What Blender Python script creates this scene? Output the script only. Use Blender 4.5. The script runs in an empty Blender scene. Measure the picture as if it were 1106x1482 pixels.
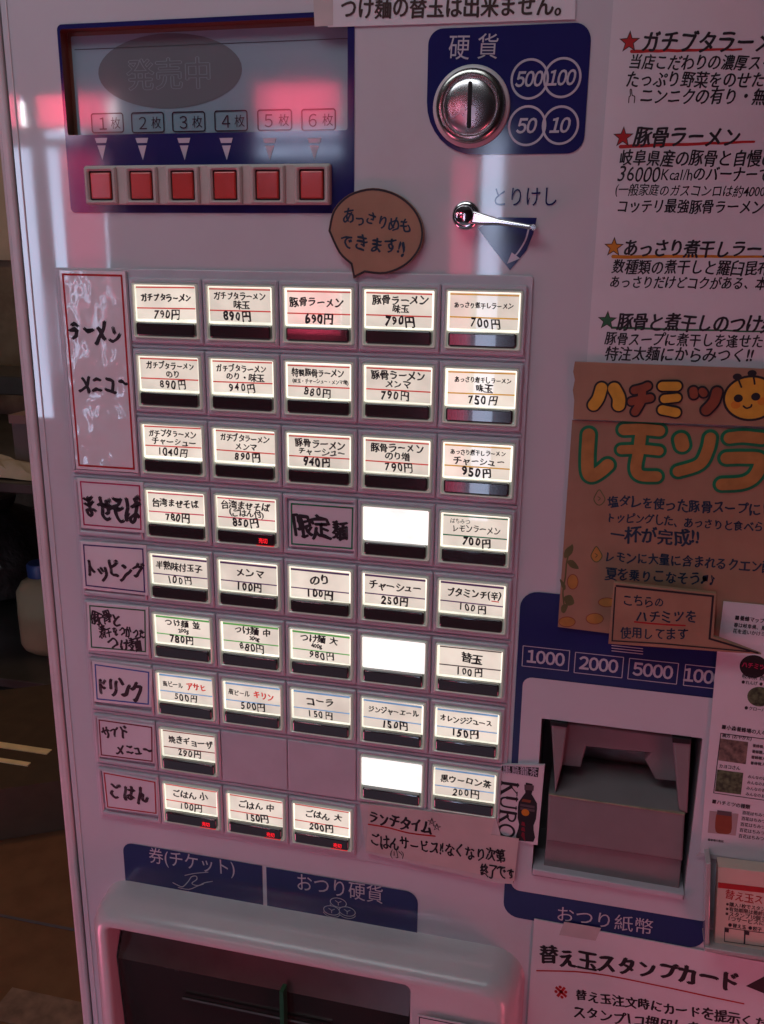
import bpy, math, random
from mathutils import Vector, Euler
from mathutils.geometry import tessellate_polygon
random.seed(7)
S = bpy.context.scene
COL = S.collection

# ------------------------------------------------------------------ camera
PW, PH, FPX = 1106.0, 1482.0, 1335.5
CAM_LOC = Vector((0.29287, -0.54635, 0.02162))
CAM_ROT = Euler((1.29409, -0.01114, 0.23782), 'XYZ')
cam = bpy.data.cameras.new('camera')
cam.sensor_fit = 'VERTICAL'
cam.sensor_height = 36.0
cam.lens = 36.0 * FPX / PH
cam.clip_start, cam.clip_end = 0.01, 100
cam_ob = bpy.data.objects.new('camera', cam)
cam_ob.location = CAM_LOC
cam_ob.rotation_euler = CAM_ROT
COL.objects.link(cam_ob)
S.camera = cam_ob

# ------------------------------------------------------------------ light
wd = bpy.data.worlds.new('World')
S.world = wd
wd.use_nodes = True
wd.node_tree.nodes['Background'].inputs[0].default_value = (0.62, 0.56, 0.66, 1)
wd.node_tree.nodes['Background'].inputs[1].default_value = 0.03
S.view_settings.view_transform = 'Standard'
S.view_settings.look = 'None'
S.view_settings.exposure = 0.12
S.view_settings.gamma = 1.0


def area(name, loc, target, sx, sy, power, color):
    L = bpy.data.lights.new(name, 'AREA')
    L.shape = 'RECTANGLE'
    L.size, L.size_y = sx, sy
    L.energy = power
    L.color = color
    o = bpy.data.objects.new(name, L)
    o.location = loc
    d = Vector(target) - Vector(loc)
    o.rotation_euler = d.to_track_quat('-Z', 'Y').to_euler()
    COL.objects.link(o)
    return o


# daylight entering high through the doorway behind the viewer, and the red curtain's glow from the left
area('doorway_daylight', (-0.12, -0.56, 0.80), (0.05, 0, 0.1), 0.9, 0.30, 2.75, (0.85, 0.96, 1.0))
area('red_curtain_glow', (-0.98, -0.52, -1.08), (0.0, 0, -0.55), 0.4, 0.4, 4.4, (1.0, 0.20, 0.36))
area('red_curtain_glow', (0.92, -0.55, -0.95), (0.25, 0, -0.5), 0.3, 0.4, 2.4, (1.0, 0.14, 0.22))

# a dim warm lamp over the kitchen shelves
area('kitchen_lamp', (-0.75, 0.75, 1.1), (-0.85, 1.2, -0.3), 0.4, 0.3, 4.6, (1.0, 0.68, 0.40))

# ------------------------------------------------------------------ geometry helpers
_R = CAM_ROT.to_matrix()


def at(px, py, y=0.0):
    """point of the plane y = const seen at a place of the photograph"""
    d = _R @ Vector(((px - PW / 2) / FPX, -(py - PH / 2) / FPX, -1.0))
    return CAM_LOC + d * ((y - CAM_LOC.y) / d.y)


VIEW = dict(z1=(60, 0, 500 / 1106), z2=(460, 0, 420 / 1106), z3=(840, 0, 266 / 730), z4=(60, 370, 370 / 1106),
            z5=(400, 390, 390 / 1106), z6=(90, 670, 340 / 1106), z7=(400, 690, 370 / 1106), z8=(110, 930, 320 / 1106),
            z9=(400, 960, 380 / 1106), zb=(800, 520, 306 / 1031), zn=(720, 840, 386 / 1106), zt=(90, 1200, 530 / 1106),
            zs=(560, 1260, 546 / 1106), zl=(0, 480, 150 / 428), zc=(0, 980, 240 / 709), f=(0, 0, 1.0))


def M(v, x, y, h=0.0):
    """survey point -> (x, z) in metres on the machine's front, h in front of it"""
    ox, oy, s = VIEW[v]
    p = at(ox + s * x, oy + s * y, -h)
    return (p.x, p.z)


def MM(v, pts, h=0.0):
    return [M(v, x, y, h) for x, y in pts]


def ccw(pts):
    a = sum(pts[i][0] * pts[(i + 1) % len(pts)][1] - pts[(i + 1) % len(pts)][0] * pts[i][1] for i in range(len(pts)))
    return list(pts) if a > 0 else list(reversed(pts))


def rr(x0, z0, x1, z1, r, seg=5):
    """rounded rectangle, radii one number or (tl, tr, br, bl)"""
    if x0 > x1: x0, x1 = x1, x0
    if z0 > z1: z0, z1 = z1, z0
    tl, tr, br, bl = (r, r, r, r) if not isinstance(r, tuple) else r
    out = []
    for cx, cz, rad, a0 in ((x0 + bl, z0 + bl, bl, 180), (x1 - br, z0 + br, br, 270), (x1 - tr, z1 - tr, tr, 0), (x0 + tl, z1 - tl, tl, 90)):
        if rad <= 0:
            out.append((cx, cz)); continue
        for k in range(seg + 1):
            a = math.radians(a0 + 90 * k / seg)
            out.append((cx + rad * math.cos(a), cz + rad * math.sin(a)))
    return out


def ell(cx, cz, rx, rz, n=40):
    return [(cx + rx * math.cos(2 * math.pi * k / n), cz + rz * math.sin(2 * math.pi * k / n)) for k in range(n)]


def inset(pts, d):
    n, out = len(pts), []
    for i in range(n):
        p0, p1, p2 = Vector(pts[i - 1]), Vector(pts[i]), Vector(pts[(i + 1) % n])
        a, b = (p1 - p0), (p2 - p1)
        if a.length < 1e-9 or b.length < 1e-9:
            out.append(tuple(p1)); continue
        a.normalize(); b.normalize()
        na, nb = Vector((-a.y, a.x)), Vector((-b.y, b.x))
        m = na + nb
        if m.length < 1e-6: m = na
        m.normalize()
        k = d / max(0.35, m.dot(na))
        out.append((p1.x + m.x * k, p1.y + m.y * k))
    return out


def smooth(pts, closed=False, n=5):
    out, N = [], len(pts)
    rng = range(N if closed else N - 1)
    for i in rng:
        g = (lambda k: pts[k % N]) if closed else (lambda k: pts[max(0, min(N - 1, k))])
        p0, p1, p2, p3 = g(i - 1), g(i), g(i + 1), g(i + 2)
        for s in range(n):
            t = s / n
            out.append(tuple(0.5 * (2 * p1[j] + (p2[j] - p0[j]) * t + (2 * p0[j] - 5 * p1[j] + 4 * p2[j] - p3[j]) * t * t
                                    + (3 * p1[j] - p0[j] - 3 * p2[j] + p3[j]) * t ** 3) for j in (0, 1)))
    if not closed: out.append(tuple(pts[-1]))
    return out


_G = {}


def glyph(ch, bold):
    key = (ch, bold)
    if key in _G: return _G[key]
    def bake(s):
        c = bpy.data.curves.new('t', 'FONT')
        c.body, c.size, c.offset, c.resolution_u = s, 1.0, bold, 3
        o = bpy.data.objects.new('t', c)
        COL.objects.link(o)
        bpy.context.view_layer.update()
        me = bpy.data.meshes.new_from_object(o.evaluated_get(bpy.context.evaluated_depsgraph_get()))
        vs = [(v.co.x, v.co.y) for v in me.vertices]
        fs = [tuple(p.vertices) for p in me.polygons]
        bpy.data.objects.remove(o); bpy.data.curves.remove(c); bpy.data.meshes.remove(me)
        return vs, fs
    vs, fs = bake(ch)
    if ord(ch) < 256:
        v2, _ = bake(ch + ch)
        adv = (max(v[0] for v in v2) - max(v[0] for v in vs)) if vs else 0.4
    else:
        adv = 1.0
        if '０' <= ch <= '９':
            vs = [(x - 0.21, y) for x, y in vs]; adv = 0.58
        if ch in '♪♫※' and vs: adv = max(v[0] for v in vs) + 0.08
    _G[key] = (vs, fs, adv)
    return _G[key]


W0 = {}   # world origins


class MB:
    def __init__(s):
        s.v, s.f, s.m, s.mats = [], [], [], []

    def mi(s, mat):
        if mat not in s.mats: s.mats.append(mat)
        return s.mats.index(mat)

    def add(s, vs, fs, mat):
        b = len(s.v); k = s.mi(mat)
        s.v += [tuple(p) for p in vs]
        for f in fs:
            s.f.append([i + b for i in f]); s.m.append(k)
        return s

    def poly(s, pts, h, mat):
        pts = ccw(pts)
        return s.add([(x, -h, z) for x, z in pts], [range(len(pts))], mat)

    def slab(s, pts, h0, h1, mat, bev=0.0, back=False, side=None):
        """outline extruded from h0 to h1 (towards the viewer), bevelled front rim"""
        pts = ccw(pts); n = len(pts); side = side or mat
        loops = [(pts, h0)]
        if bev:
            for a in (0, 30, 60, 90):
                a = math.radians(a)
                loops.append((inset(pts, bev * (1 - math.cos(a))), h1 - bev + bev * math.sin(a)))
        else:
            loops.append((pts, h1))
        vs = [(x, -h, z) for l, h in loops for x, z in l]
        fs = [(k * n + i, k * n + (i + 1) % n, (k + 1) * n + (i + 1) % n, (k + 1) * n + i) for k in range(len(loops) - 1) for i in range(n)]
        s.add(vs, fs, side)
        s.add([(x, -loops[-1][1], z) for x, z in loops[-1][0]], [range(n)], mat)
        if back: s.add([(x, -h0, z) for x, z in pts], [tuple(reversed(range(n)))], side)
        return s

    def holed(s, outer, holes, h, mat):
        loops = [ccw(outer)] + [list(reversed(ccw(q))) for q in holes]
        tris = tessellate_polygon([[Vector((x, z, 0)) for x, z in l] for l in loops])
        flat = [p for l in loops for p in l]
        vs = [(x, -h, z) for x, z in flat]
        fs = []
        for t in tris:
            a, b, c = (flat[i] for i in t)
            fs.append(t if (b[0] - a[0]) * (c[1] - a[1]) - (c[0] - a[0]) * (b[1] - a[1]) > 0 else tuple(reversed(t)))
        return s.add(vs, fs, mat)

    def frame(s, outer, inner, h0, h1, mat, bev=0.0):
        """raised rim between two outlines with the same number of points"""
        outer, inner = ccw(outer), ccw(inner); n = len(outer)
        loops = [(outer, h0), (outer, h1 - bev)]
        if bev: loops.append((inset(outer, bev), h1)); loops.append((inset(inner, -bev), h1))
        else: loops += [(outer, h1), (inner, h1)]
        loops += [(inner, h1 - bev), (inner, h0)]
        return s.loft(loops, mat)

    def loft(s, loops, mat, cap0=False, cap1=False):
        n = len(loops[0][0])
        vs = [(x, -h, z) for l, h in loops for x, z in l]
        fs = [(k * n + i, k * n + (i + 1) % n, (k + 1) * n + (i + 1) % n, (k + 1) * n + i) for k in range(len(loops) - 1) for i in range(n)]
        if cap1: fs.append(tuple((len(loops) - 1) * n + i for i in range(n)))
        if cap0: fs.append(tuple(reversed(range(n))))
        return s.add(vs, fs, mat)

    def ring(s, outer, inner, h, mat):
        outer, inner = ccw(outer), ccw(inner); n = len(outer)
        vs = [(x, -h, z) for x, z in outer + inner]
        return s.add(vs, [(i, (i + 1) % n, n + (i + 1) % n, n + i) for i in range(n)], mat)

    def box(s, x0, x1, y0, y1, z0, z1, mat):
        vs = [(x, y, z) for x in (x0, x1) for y in (y0, y1) for z in (z0, z1)]
        return s.add(vs, [(0, 1, 3, 2), (4, 6, 7, 5), (0, 4, 5, 1), (2, 3, 7, 6), (0, 2, 6, 4), (1, 5, 7, 3)], mat)

    def stroke(s, pts, w, h, mat, closed=False, w1=None):
        """pen stroke: ribbon with round ends"""
        P = [Vector(p) for p in pts]; n = len(P)
        Lf, Rt = [], []
        for i in range(n):
            if closed: a, b = P[i] - P[i - 1], P[(i + 1) % n] - P[i]
            else: a, b = P[i] - P[max(0, i - 1)], P[min(n - 1, i + 1)] - P[i]
            if a.length < 1e-9: a = b
            if b.length < 1e-9: b = a
            a, b = a.normalized(), b.normalized()
            na, nb = Vector((-a.y, a.x)), Vector((-b.y, b.x))
            m = na + nb
            m = m.normalized() if m.length > 1e-6 else na
            ww = w if w1 is None else w + (w1 - w) * i / max(1, n - 1)
            k = ww / 2 / max(0.6, m.dot(na))
            Lf.append(P[i] + m * k); Rt.append(P[i] - m * k)
        vs = [(p.x, -h, p.y) for p in Lf + Rt]
        fs = [(i, n + i, n + (i + 1) % n, (i + 1) % n) for i in range(n if closed else n - 1)]
        s.add(vs, fs, mat)
        if not closed:
            for c, d, l in ((P[0], P[0] - P[1], Rt[0]), (P[-1], P[-1] - P[-2], Lf[-1])):
                r = (l - c).length
                a0 = math.atan2(d.y, d.x)
                arc = [(c.x + r * math.cos(a0 + math.radians(-90 + 180 * k / 8)), c.y + r * math.sin(a0 + math.radians(-90 + 180 * k / 8))) for k in range(9)]
                s.poly(arc, h, mat)
        return s

    def capsules(s, pts, w, h, mat):
        P = [Vector(p) for p in pts]
        for i in range(len(P) - 1):
            a, b = P[i], P[i + 1]
            a0 = math.atan2((b - a).y, (b - a).x)
            q = [(b.x + w / 2 * math.cos(a0 - math.pi / 2 + math.pi * k / 10), b.y + w / 2 * math.sin(a0 - math.pi / 2 + math.pi * k / 10)) for k in range(11)]
            q += [(a.x + w / 2 * math.cos(a0 + math.pi / 2 + math.pi * k / 10), a.y + w / 2 * math.sin(a0 + math.pi / 2 + math.pi * k / 10)) for k in range(11)]
            s.poly(q, h + i * 2e-6, mat)
        return s

    def text(s, string, L, R, h, mat, em=None, bold=0.0, jit=0.0, shear=0.0, fw=False, sp=0.0, mx=1.22):
        """writing whose middle line runs from L to R (metres on the front); em = height of a full character"""
        if fw: string = ''.join(chr(ord(c) + 0xFEE0) if c.isdigit() else c for c in string)
        kan = [0x2E80 <= ord(c) <= 0x9FFF for c in string]
        gl = [glyph(c, 0.0 if k else bold) for c, k in zip(string, kan)]
        gl = [(a_, b_, c_ + sp) for a_, b_, c_ in gl]
        adv = sum(g[2] for g in gl)
        L, R = Vector(L), Vector(R)
        d = R - L; wid = d.length; d.normalize(); up = Vector((-d.y, d.x))
        ex = wid / adv
        ez = min(em or ex, ex * mx)
        ex_g = min(ex, ez * 1.25)
        pos = 0.0
        for i, (vs, fs, a) in enumerate(gl):
            if vs:
                asc = ord(string[i]) < 256
                cx, cy = (pos + a / 2) * ex, 0.0
                a = a - sp
                th = random.uniform(-1, 1) * 0.10 * jit
                sc = 1 + random.uniform(-1, 1) * 0.12 * jit
                ox, oy = random.uniform(-1, 1) * 0.04 * jit * ex, random.uniform(-1, 1) * 0.07 * jit * ez
                ph = [random.uniform(0, 6.28) for _ in range(4)]
                c, sn = math.cos(th), math.sin(th)
                out = []
                for x, y in vs:
                    x, y = x - a / 2, y - (0.34 if asc or ('０' <= string[i] <= '９') else 0.38)
                    if jit:
                        x += 0.035 * jit * math.sin(5.5 * y + ph[0]) + 0.018 * jit * math.sin(11 * y + ph[1])
                        y += 0.035 * jit * math.sin(5.5 * x + ph[2]) + 0.018 * jit * math.sin(11 * x + ph[3])
                    x += shear * y
                    x, y = x * ex_g * sc, y * ez * sc
                    x, y = x * c - y * sn + cx + ox, x * sn + y * c + oy
                    p = L + d * x + up * y
                    out.append((p.x, -(h + (i % 3) * 1.5e-5), p.y))
                s.add(out, fs, mat)
                e = min(bold, 0.045 if ord(string[i]) >= 0x4E00 else 0.09) * 0.9 * ez
                if kan[i] and e > 0:
                    for q, (ax, ay) in enumerate(((e, 0), (-e, 0), (0, e * .6), (0, -e * .6))):
                        s.add([(p[0] + ax, p[1] - 2e-6 * (q + 1), p[2] + ay) for p in out], fs, mat)
                a += sp
            pos += a
        return s

    def lathe(s, c, axis_h, prof, mat, n=32, vertical=False):
        """prof: list of (radius, height); around -y through c=(x,z) or around z through c=(x,y)"""
        vs = []
        for r, q in prof:
            for k in range(n):
                a = 2 * math.pi * k / n
                if vertical: vs.append((c[0] + r * math.cos(a), c[1] + r * math.sin(a), q))
                else: vs.append((c[0] + r * math.cos(a), -(axis_h + q), c[1] + r * math.sin(a)))
        fs = [(k * n + i, k * n + (i + 1) % n, (k + 1) * n + (i + 1) % n, (k + 1) * n + i) for k in range(len(prof) - 1) for i in range(n)]
        fs.append(tuple((len(prof) - 1) * n + i for i in range(n)))
        return s.add(vs, fs, mat)

    def build(s, name, parent=None, origin=None, ang=0.6):
        xs, ys, zs = zip(*s.v)
        o = Vector(origin) if origin is not None else Vector(((min(xs) + max(xs)) / 2, max(ys), (min(zs) + max(zs)) / 2))
        me = bpy.data.meshes.new(name)
        me.from_pydata([(x - o.x, y - o.y, z - o.z) for x, y, z in s.v], [], s.f)
        for m in s.mats: me.materials.append(m)
        me.polygons.foreach_set('material_index', s.m)
        me.shade_smooth()
        me.set_sharp_from_angle(angle=ang)
        me.update()
        ob = bpy.data.objects.new(name, me)
        COL.objects.link(ob)
        W0[ob.name] = o
        if parent is not None:
            ob.parent = parent
            ob.location = o - W0[parent.name]
        else:
            ob.location = o
        return ob


def empty(name, loc, parent=None):
    o = bpy.data.objects.new(name, None)
    o.empty_display_size = 0.05
    COL.objects.link(o)
    W0[o.name] = Vector(loc)
    if parent is not None:
        o.parent = parent; o.location = Vector(loc) - W0[parent.name]
    else: o.location = loc
    return o


def tag(o, label, cat, group=None, kind=None):
    o['label'] = label; o['category'] = cat
    if group: o['group'] = group
    if kind: o['kind'] = kind
    return o


# ------------------------------------------------------------------ materials
def mat(name, col, rough=0.5, spec=0.5, var=0.06, vs=40.0, bump=0.0, bs=200.0, metal=0.0, coat=0.0, crough=0.03, emit=0.0, ecol=None,
        stain=None, rvar=0.0, wave=0.0, trans=0.0, uneven=0.0):
    m = bpy.data.materials.new(name)
    m.use_nodes = True
    nt = m.node_tree; N, Lk = nt.nodes, nt.links
    b = N['Principled BSDF']
    tc = N.new('ShaderNodeTexCoord')
    oi = N.new('ShaderNodeObjectInfo')
    ad = N.new('ShaderNodeVectorMath'); ad.operation = 'MULTIPLY_ADD'
    ad.inputs[1].default_value = (7.0, 5.0, 9.0)
    Lk.new(oi.outputs['Random'], ad.inputs[0]); Lk.new(tc.outputs['Object'], ad.inputs[2])
    nz = N.new('ShaderNodeTexNoise'); nz.inputs['Scale'].default_value = vs; nz.inputs['Detail'].default_value = 6
    Lk.new(ad.outputs[0], nz.inputs['Vector'])
    rp = N.new('ShaderNodeValToRGB')
    c0 = tuple(max(0, c * (1 - var)) for c in col); c1 = tuple(min(1, c * (1 + var)) for c in col)
    rp.color_ramp.elements[0].color = (*c0, 1); rp.color_ramp.elements[0].position = 0.3
    rp.color_ramp.elements[1].color = (*c1, 1); rp.color_ramp.elements[1].position = 0.7
    Lk.new(nz.outputs['Fac'], rp.inputs['Fac'])
    src = rp.outputs['Color']
    if stain:
        scol, sscale, lo, hi, amt = stain
        n2 = N.new('ShaderNodeTexNoise'); n2.inputs['Scale'].default_value = sscale; n2.inputs['Detail'].default_value = 8
        n2.inputs['Roughness'].default_value = 0.65
        Lk.new(ad.outputs[0], n2.inputs['Vector'])
        mr = N.new('ShaderNodeMapRange'); mr.inputs['From Min'].default_value = lo; mr.inputs['From Max'].default_value = hi
        mr.inputs['To Max'].default_value = amt
        Lk.new(n2.outputs['Fac'], mr.inputs['Value'])
        mx = N.new('ShaderNodeMix'); mx.data_type = 'RGBA'
        Lk.new(mr.outputs['Result'], mx.inputs['Factor'])
        Lk.new(src, mx.inputs[6]); mx.inputs[7].default_value = (*scol, 1)
        src = mx.outputs[2]
    Lk.new(src, b.inputs['Base Color'])
    b.inputs['Roughness'].default_value = rough
    if rvar:
        n3 = N.new('ShaderNodeTexNoise'); n3.inputs['Scale'].default_value = 14; n3.inputs['Detail'].default_value = 5
        Lk.new(tc.outputs['Object'], n3.inputs['Vector'])
        m3 = N.new('ShaderNodeMapRange'); m3.inputs['From Min'].default_value = 0.35; m3.inputs['From Max'].default_value = 0.75
        m3.inputs['To Min'].default_value = rough; m3.inputs['To Max'].default_value = rough + rvar
        Lk.new(n3.outputs['Fac'], m3.inputs['Value']); Lk.new(m3.outputs['Result'], b.inputs['Roughness'])
    b.inputs['Specular IOR Level'].default_value = spec
    b.inputs['Metallic'].default_value = metal
    b.inputs['Coat Weight'].default_value = coat
    b.inputs['Coat Roughness'].default_value = crough
    if trans: b.inputs['Transmission Weight'].default_value = trans
    if emit:
        b.inputs['Emission Strength'].default_value = emit
        if uneven:
            ne = N.new('ShaderNodeTexNoise'); ne.inputs['Scale'].default_value = 55; ne.inputs['Detail'].default_value = 2
            Lk.new(ad.outputs[0], ne.inputs['Vector'])
            me_ = N.new('ShaderNodeMapRange'); me_.inputs['From Min'].default_value = 0.3; me_.inputs['From Max'].default_value = 0.7
            me_.inputs['To Min'].default_value = emit * (1 - uneven); me_.inputs['To Max'].default_value = emit * (1 + uneven * .6)
            Lk.new(ne.outputs['Fac'], me_.inputs['Value'])
            mo = N.new('ShaderNodeMapRange'); mo.inputs['To Min'].default_value = 1 - uneven * .8; mo.inputs['To Max'].default_value = 1 + uneven * .5
            Lk.new(oi.outputs['Random'], mo.inputs['Value'])
            mm_ = N.new('ShaderNodeMath'); mm_.operation = 'MULTIPLY'
            Lk.new(me_.outputs['Result'], mm_.inputs[0]); Lk.new(mo.outputs['Result'], mm_.inputs[1])
            Lk.new(mm_.outputs[0], b.inputs['Emission Strength'])
        if ecol: b.inputs['Emission Color'].default_value = (*ecol, 1)
        else: Lk.new(src, b.inputs['Emission Color'])
    if bump or wave:
        bp = N.new('ShaderNodeBump'); bp.inputs['Strength'].default_value = 1.0
        nb = N.new('ShaderNodeTexNoise'); nb.inputs['Scale'].default_value = bs; nb.inputs['Detail'].default_value = 3
        Lk.new(ad.outputs[0], nb.inputs['Vector'])
        bp.inputs['Distance'].default_value = bump or wave
        if wave:
            wv = N.new('ShaderNodeTexWave'); wv.bands_direction = 'Z'; wv.inputs['Scale'].default_value = 230
            Lk.new(tc.outputs['Object'], wv.inputs['Vector'])
            Lk.new(wv.outputs['Fac'], bp.inputs['Height'])
        else:
            Lk.new(nb.outputs['Fac'], bp.inputs['Height'])
        Lk.new(bp.outputs['Normal'], b.inputs['Normal'])
        if coat: Lk.new(bp.outputs['Normal'], b.inputs['Coat Normal'])
    return m


PANEL = mat('white_acrylic_panel', (0.575, 0.56, 0.605), 0.022, 0.9, 0.03, 18, rvar=0.05, stain=((0.42, 0.35, 0.37), 9, 0.56, 0.8, 0.4))
TRIM = mat('white_painted_steel', (0.62, 0.55, 0.57), 0.3, 0.5, 0.05, 30, bump=0.0001, bs=500, stain=((0.40, 0.32, 0.30), 12, 0.6, 0.8, 0.4))
SHELL = mat('grey_machine_steel', (0.55, 0.52, 0.54), 0.4, 0.5, 0.05, 20)
TRAYM = mat('lavender_grey_plastic', (0.51, 0.475, 0.525), 0.28, 0.5, 0.05, 60, bump=0.0001, bs=700, stain=((0.36, 0.27, 0.27), 16, 0.58, 0.8, 0.35))
GROOVE = mat('dark_gap', (0.10, 0.08, 0.09), 0.7, 0.2)
NAVY = mat('navy_print', (0.020, 0.021, 0.118), 0.05, 0.8, 0.06, 30, rvar=0.06)
WPRINT = mat('white_print', (0.50, 0.46, 0.54), 0.2, 0.5)
LCD = mat('lcd_glass', (0.27, 0.36, 0.43), 0.05, 0.8, 0.05, 12, rvar=0.04)
LCDFR = mat('brown_display_rim', (0.16, 0.055, 0.035), 0.4, 0.5)
LCDG = mat('lcd_grey', (0.15, 0.165, 0.185), 0.08, 0.6, 0.03)
LCDI = mat('lcd_pale_line', (0.26, 0.30, 0.33), 0.08, 0.6, 0.03)
LCDK = mat('lcd_dark_line', (0.05, 0.03, 0.045), 0.1, 0.6)
BEIGE = mat('beige_plastic', (0.48, 0.41, 0.38), 0.35, 0.5, 0.05, 80, bump=0.00008, bs=800)
REDCAP = mat('red_button_cap', (0.50, 0.040, 0.03), 0.2, 0.6, 0.08, 60, coat=0.6, crough=0.08)
DRED = mat('dark_red_rim', (0.05, 0.02, 0.02), 0.5, 0.3)
CHROME = mat('chrome', (0.72, 0.68, 0.68), 0.09, 0.5, 0.03, 50, metal=1.0, rvar=0.08)
STEEL = mat('worn_steel', (0.45, 0.41, 0.38), 0.22, 0.5, 0.12, 30, metal=1.0, bump=0.00005, bs=300)
BRUSHED = mat('brushed_steel', (0.60, 0.54, 0.55), 0.2, 0.5, 0.06, 60, metal=1.0, rvar=0.12, bump=0.00003, bs=400)
BLACK = mat('black', (0.012, 0.010, 0.012), 0.5, 0.3)
PAPER = mat('white_paper', (0.66, 0.62, 0.66), 0.5, 0.4, 0.04, 25, bump=0.0002, bs=25, coat=0.35, crough=0.12, stain=((0.46, 0.36, 0.36), 9, 0.58, 0.8, 0.35))
LAMI = mat('laminated_paper', (0.74, 0.68, 0.71), 0.3, 0.5, 0.05, 25, bump=0.0011, bs=26, coat=1.0, crough=0.05)
LAMIF = mat('wrinkled_film_paper', (0.74, 0.68, 0.71), 0.3, 0.5, 0.05, 25, bump=0.0042, bs=19, coat=1.0, crough=0.04)
KRAFT = mat('kraft_cardboard', (0.31, 0.178, 0.112), 0.55, 0.35, 0.10, 45, bump=0.0002, bs=60, coat=0.4, crough=0.2, stain=((0.24, 0.11, 0.06), 10, 0.55, 0.75, 0.5))
KRAFT2 = mat('tan_cardboard', (0.33, 0.185, 0.115), 0.55, 0.35, 0.10, 60, bump=0.0001, bs=200, coat=0.2, crough=0.2)
CARTON = mat('brown_carton', (0.15, 0.066, 0.034), 0.8, 0.2, 0.14, 30, bump=0.0004, bs=60, stain=((0.18, 0.10, 0.05), 6, 0.5, 0.75, 0.6))
DCARTON = mat('dark_carton', (0.07, 0.040, 0.024), 0.75, 0.2, 0.14, 30, stain=((0.06, 0.04, 0.03), 6, 0.5, 0.75, 0.6))
INK = mat('black_ink', (0.016, 0.012, 0.016), 0.45, 0.4)
INKB = mat('brown_ink', (0.05, 0.026, 0.024), 0.5, 0.3)
INKN = mat('navy_ink', (0.012, 0.030, 0.060), 0.5, 0.3)
TAPE = mat('clear_tape', (0.55, 0.47, 0.47), 0.2, 0.5, 0.08, 60, coat=1.0, crough=0.06, bump=0.0006, bs=60)


def ink(name, c, emit=0.0): return mat(name, c, 0.5, 0.3, 0.15, 120, emit=emit)


INKS = dict(red=ink('red_ink', (0.42, 0.02, 0.022)), pink=ink('crimson_ink', (0.42, 0.02, 0.09)), purple=ink('purple_ink', (0.055, 0.025, 0.14)),
            green=ink('green_ink', (0.03, 0.13, 0.06)), blue=ink('blue_ink', (0.05, 0.11, 0.38)), maroon=ink('maroon_ink', (0.19, 0.015, 0.03)),
            orange=ink('orange_ink', (0.55, 0.20, 0.02)), yellow=ink('yellow_ink', (0.58, 0.31, 0.035)), rust=ink('rust_ink', (0.23, 0.06, 0.03)),
            dgreen=ink('teal_green_marker', (0.008, 0.17, 0.075)), mud=ink('ochre_marker', (0.36, 0.175, 0.05)), leaf=ink('olive_pencil', (0.10, 0.10, 0.035)),
            lemon=ink('lemon_pencil', (0.40, 0.19, 0.045)))
LIT = dict(red=ink('lit_red_line', (0.85, 0.10, 0.08), 0.25), pink=ink('lit_crimson_line', (0.80, 0.08, 0.14), 0.25), yellow=ink('lit_amber_line', (0.85, 0.48, 0.06), 0.3),
           purple=ink('lit_purple_line', (0.14, 0.07, 0.22), 0.12), green=ink('lit_green_line', (0.15, 0.62, 0.14), 0.3), dgreen=ink('lit_teal_line', (0.03, 0.25, 0.12), 0.2),
           blue=ink('lit_blue_line', (0.22, 0.50, 0.80), 0.35), brown=ink('lit_brown_line', (0.30, 0.05, 0.05), 0.2), grey=ink('lit_grey_line', (0.13, 0.11, 0.11), 0.1))
CARD = mat('backlit_card', (0.34, 0.30, 0.27), 0.4, 0.5, 0.05, 90, coat=1.0, crough=0.02, emit=1.0, ecol=(0.68, 0.60, 0.51), uneven=0.16)
GLOW = mat('button_lamp', (0.9, 0.9, 0.9), 0.4, 0.5, 0.01, emit=1.0, ecol=(1.0, 0.97, 0.76), uneven=0.25)
GLOWW = mat('bare_button_lamp', (0.9, 0.9, 0.9), 0.4, 0.5, 0.01, emit=1.0, ecol=(1.0, 0.98, 0.92), uneven=0.22)
CLEAR = mat('clear_housing', (0.52, 0.52, 0.47), 0.15, 0.6, 0.05, 100, coat=0.5, emit=0.10, ecol=(1.0, 1.0, 0.85))
BAR = mat('black_gloss_bar', (0.034, 0.022, 0.025), 0.12, 0.6, 0.05, coat=1.0, crough=0.02)
SOLD = mat('sold_out_lamp', (0.9, 0.02, 0.02), 0.4, 0.3, 0.02, emit=0.9, ecol=(1.0, 0.015, 0.03))
SOLDG = mat('sold_out_glow', (0.7, 0.02, 0.02), 0.4, 0.3, 0.02, emit=0.55, ecol=(1.0, 0.03, 0.04))

# ------------------------------------------------------------------ setting
def struct(o): o['kind'] = 'structure'; return o


FLOORZ = -1.30
mb = MB()
mb.box(-4, 4, -6, 3.0, FLOORZ - 0.05, FLOORZ, mat('dark_floor', (0.07, 0.05, 0.045), 0.6, 0.3, 0.2, 8))
struct(mb.build('ground'))
mb = MB()
WALLM = mat('stained_wall', (0.20, 0.14, 0.09), 0.8, 0.2, 0.25, 9, bump=0.004, bs=18, stain=((0.07, 0.045, 0.03), 5, 0.45, 0.65, 0.8))
PLY = mat('cream_wall_board', (0.52, 0.41, 0.28), 0.6, 0.3, 0.06, 12, stain=((0.24, 0.16, 0.11), 4, 0.5, 0.8, 0.5))
mb.box(-2.2, 1.4, 1.90, 2.0, FLOORZ, -0.02, WALLM)
mb.box(-2.2, 1.4, 1.88, 2.0, -0.019, 1.3, PLY)
for x in (-1.02, -0.70, -0.86):
    mb.box(x, x + 0.006, 1.874, 1.881, -0.018, 1.3, GROOVE)
tag(mb.build('back_wall'), 'dim kitchen wall, cream boards above stained plaster behind the machine', 'wall')

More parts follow.
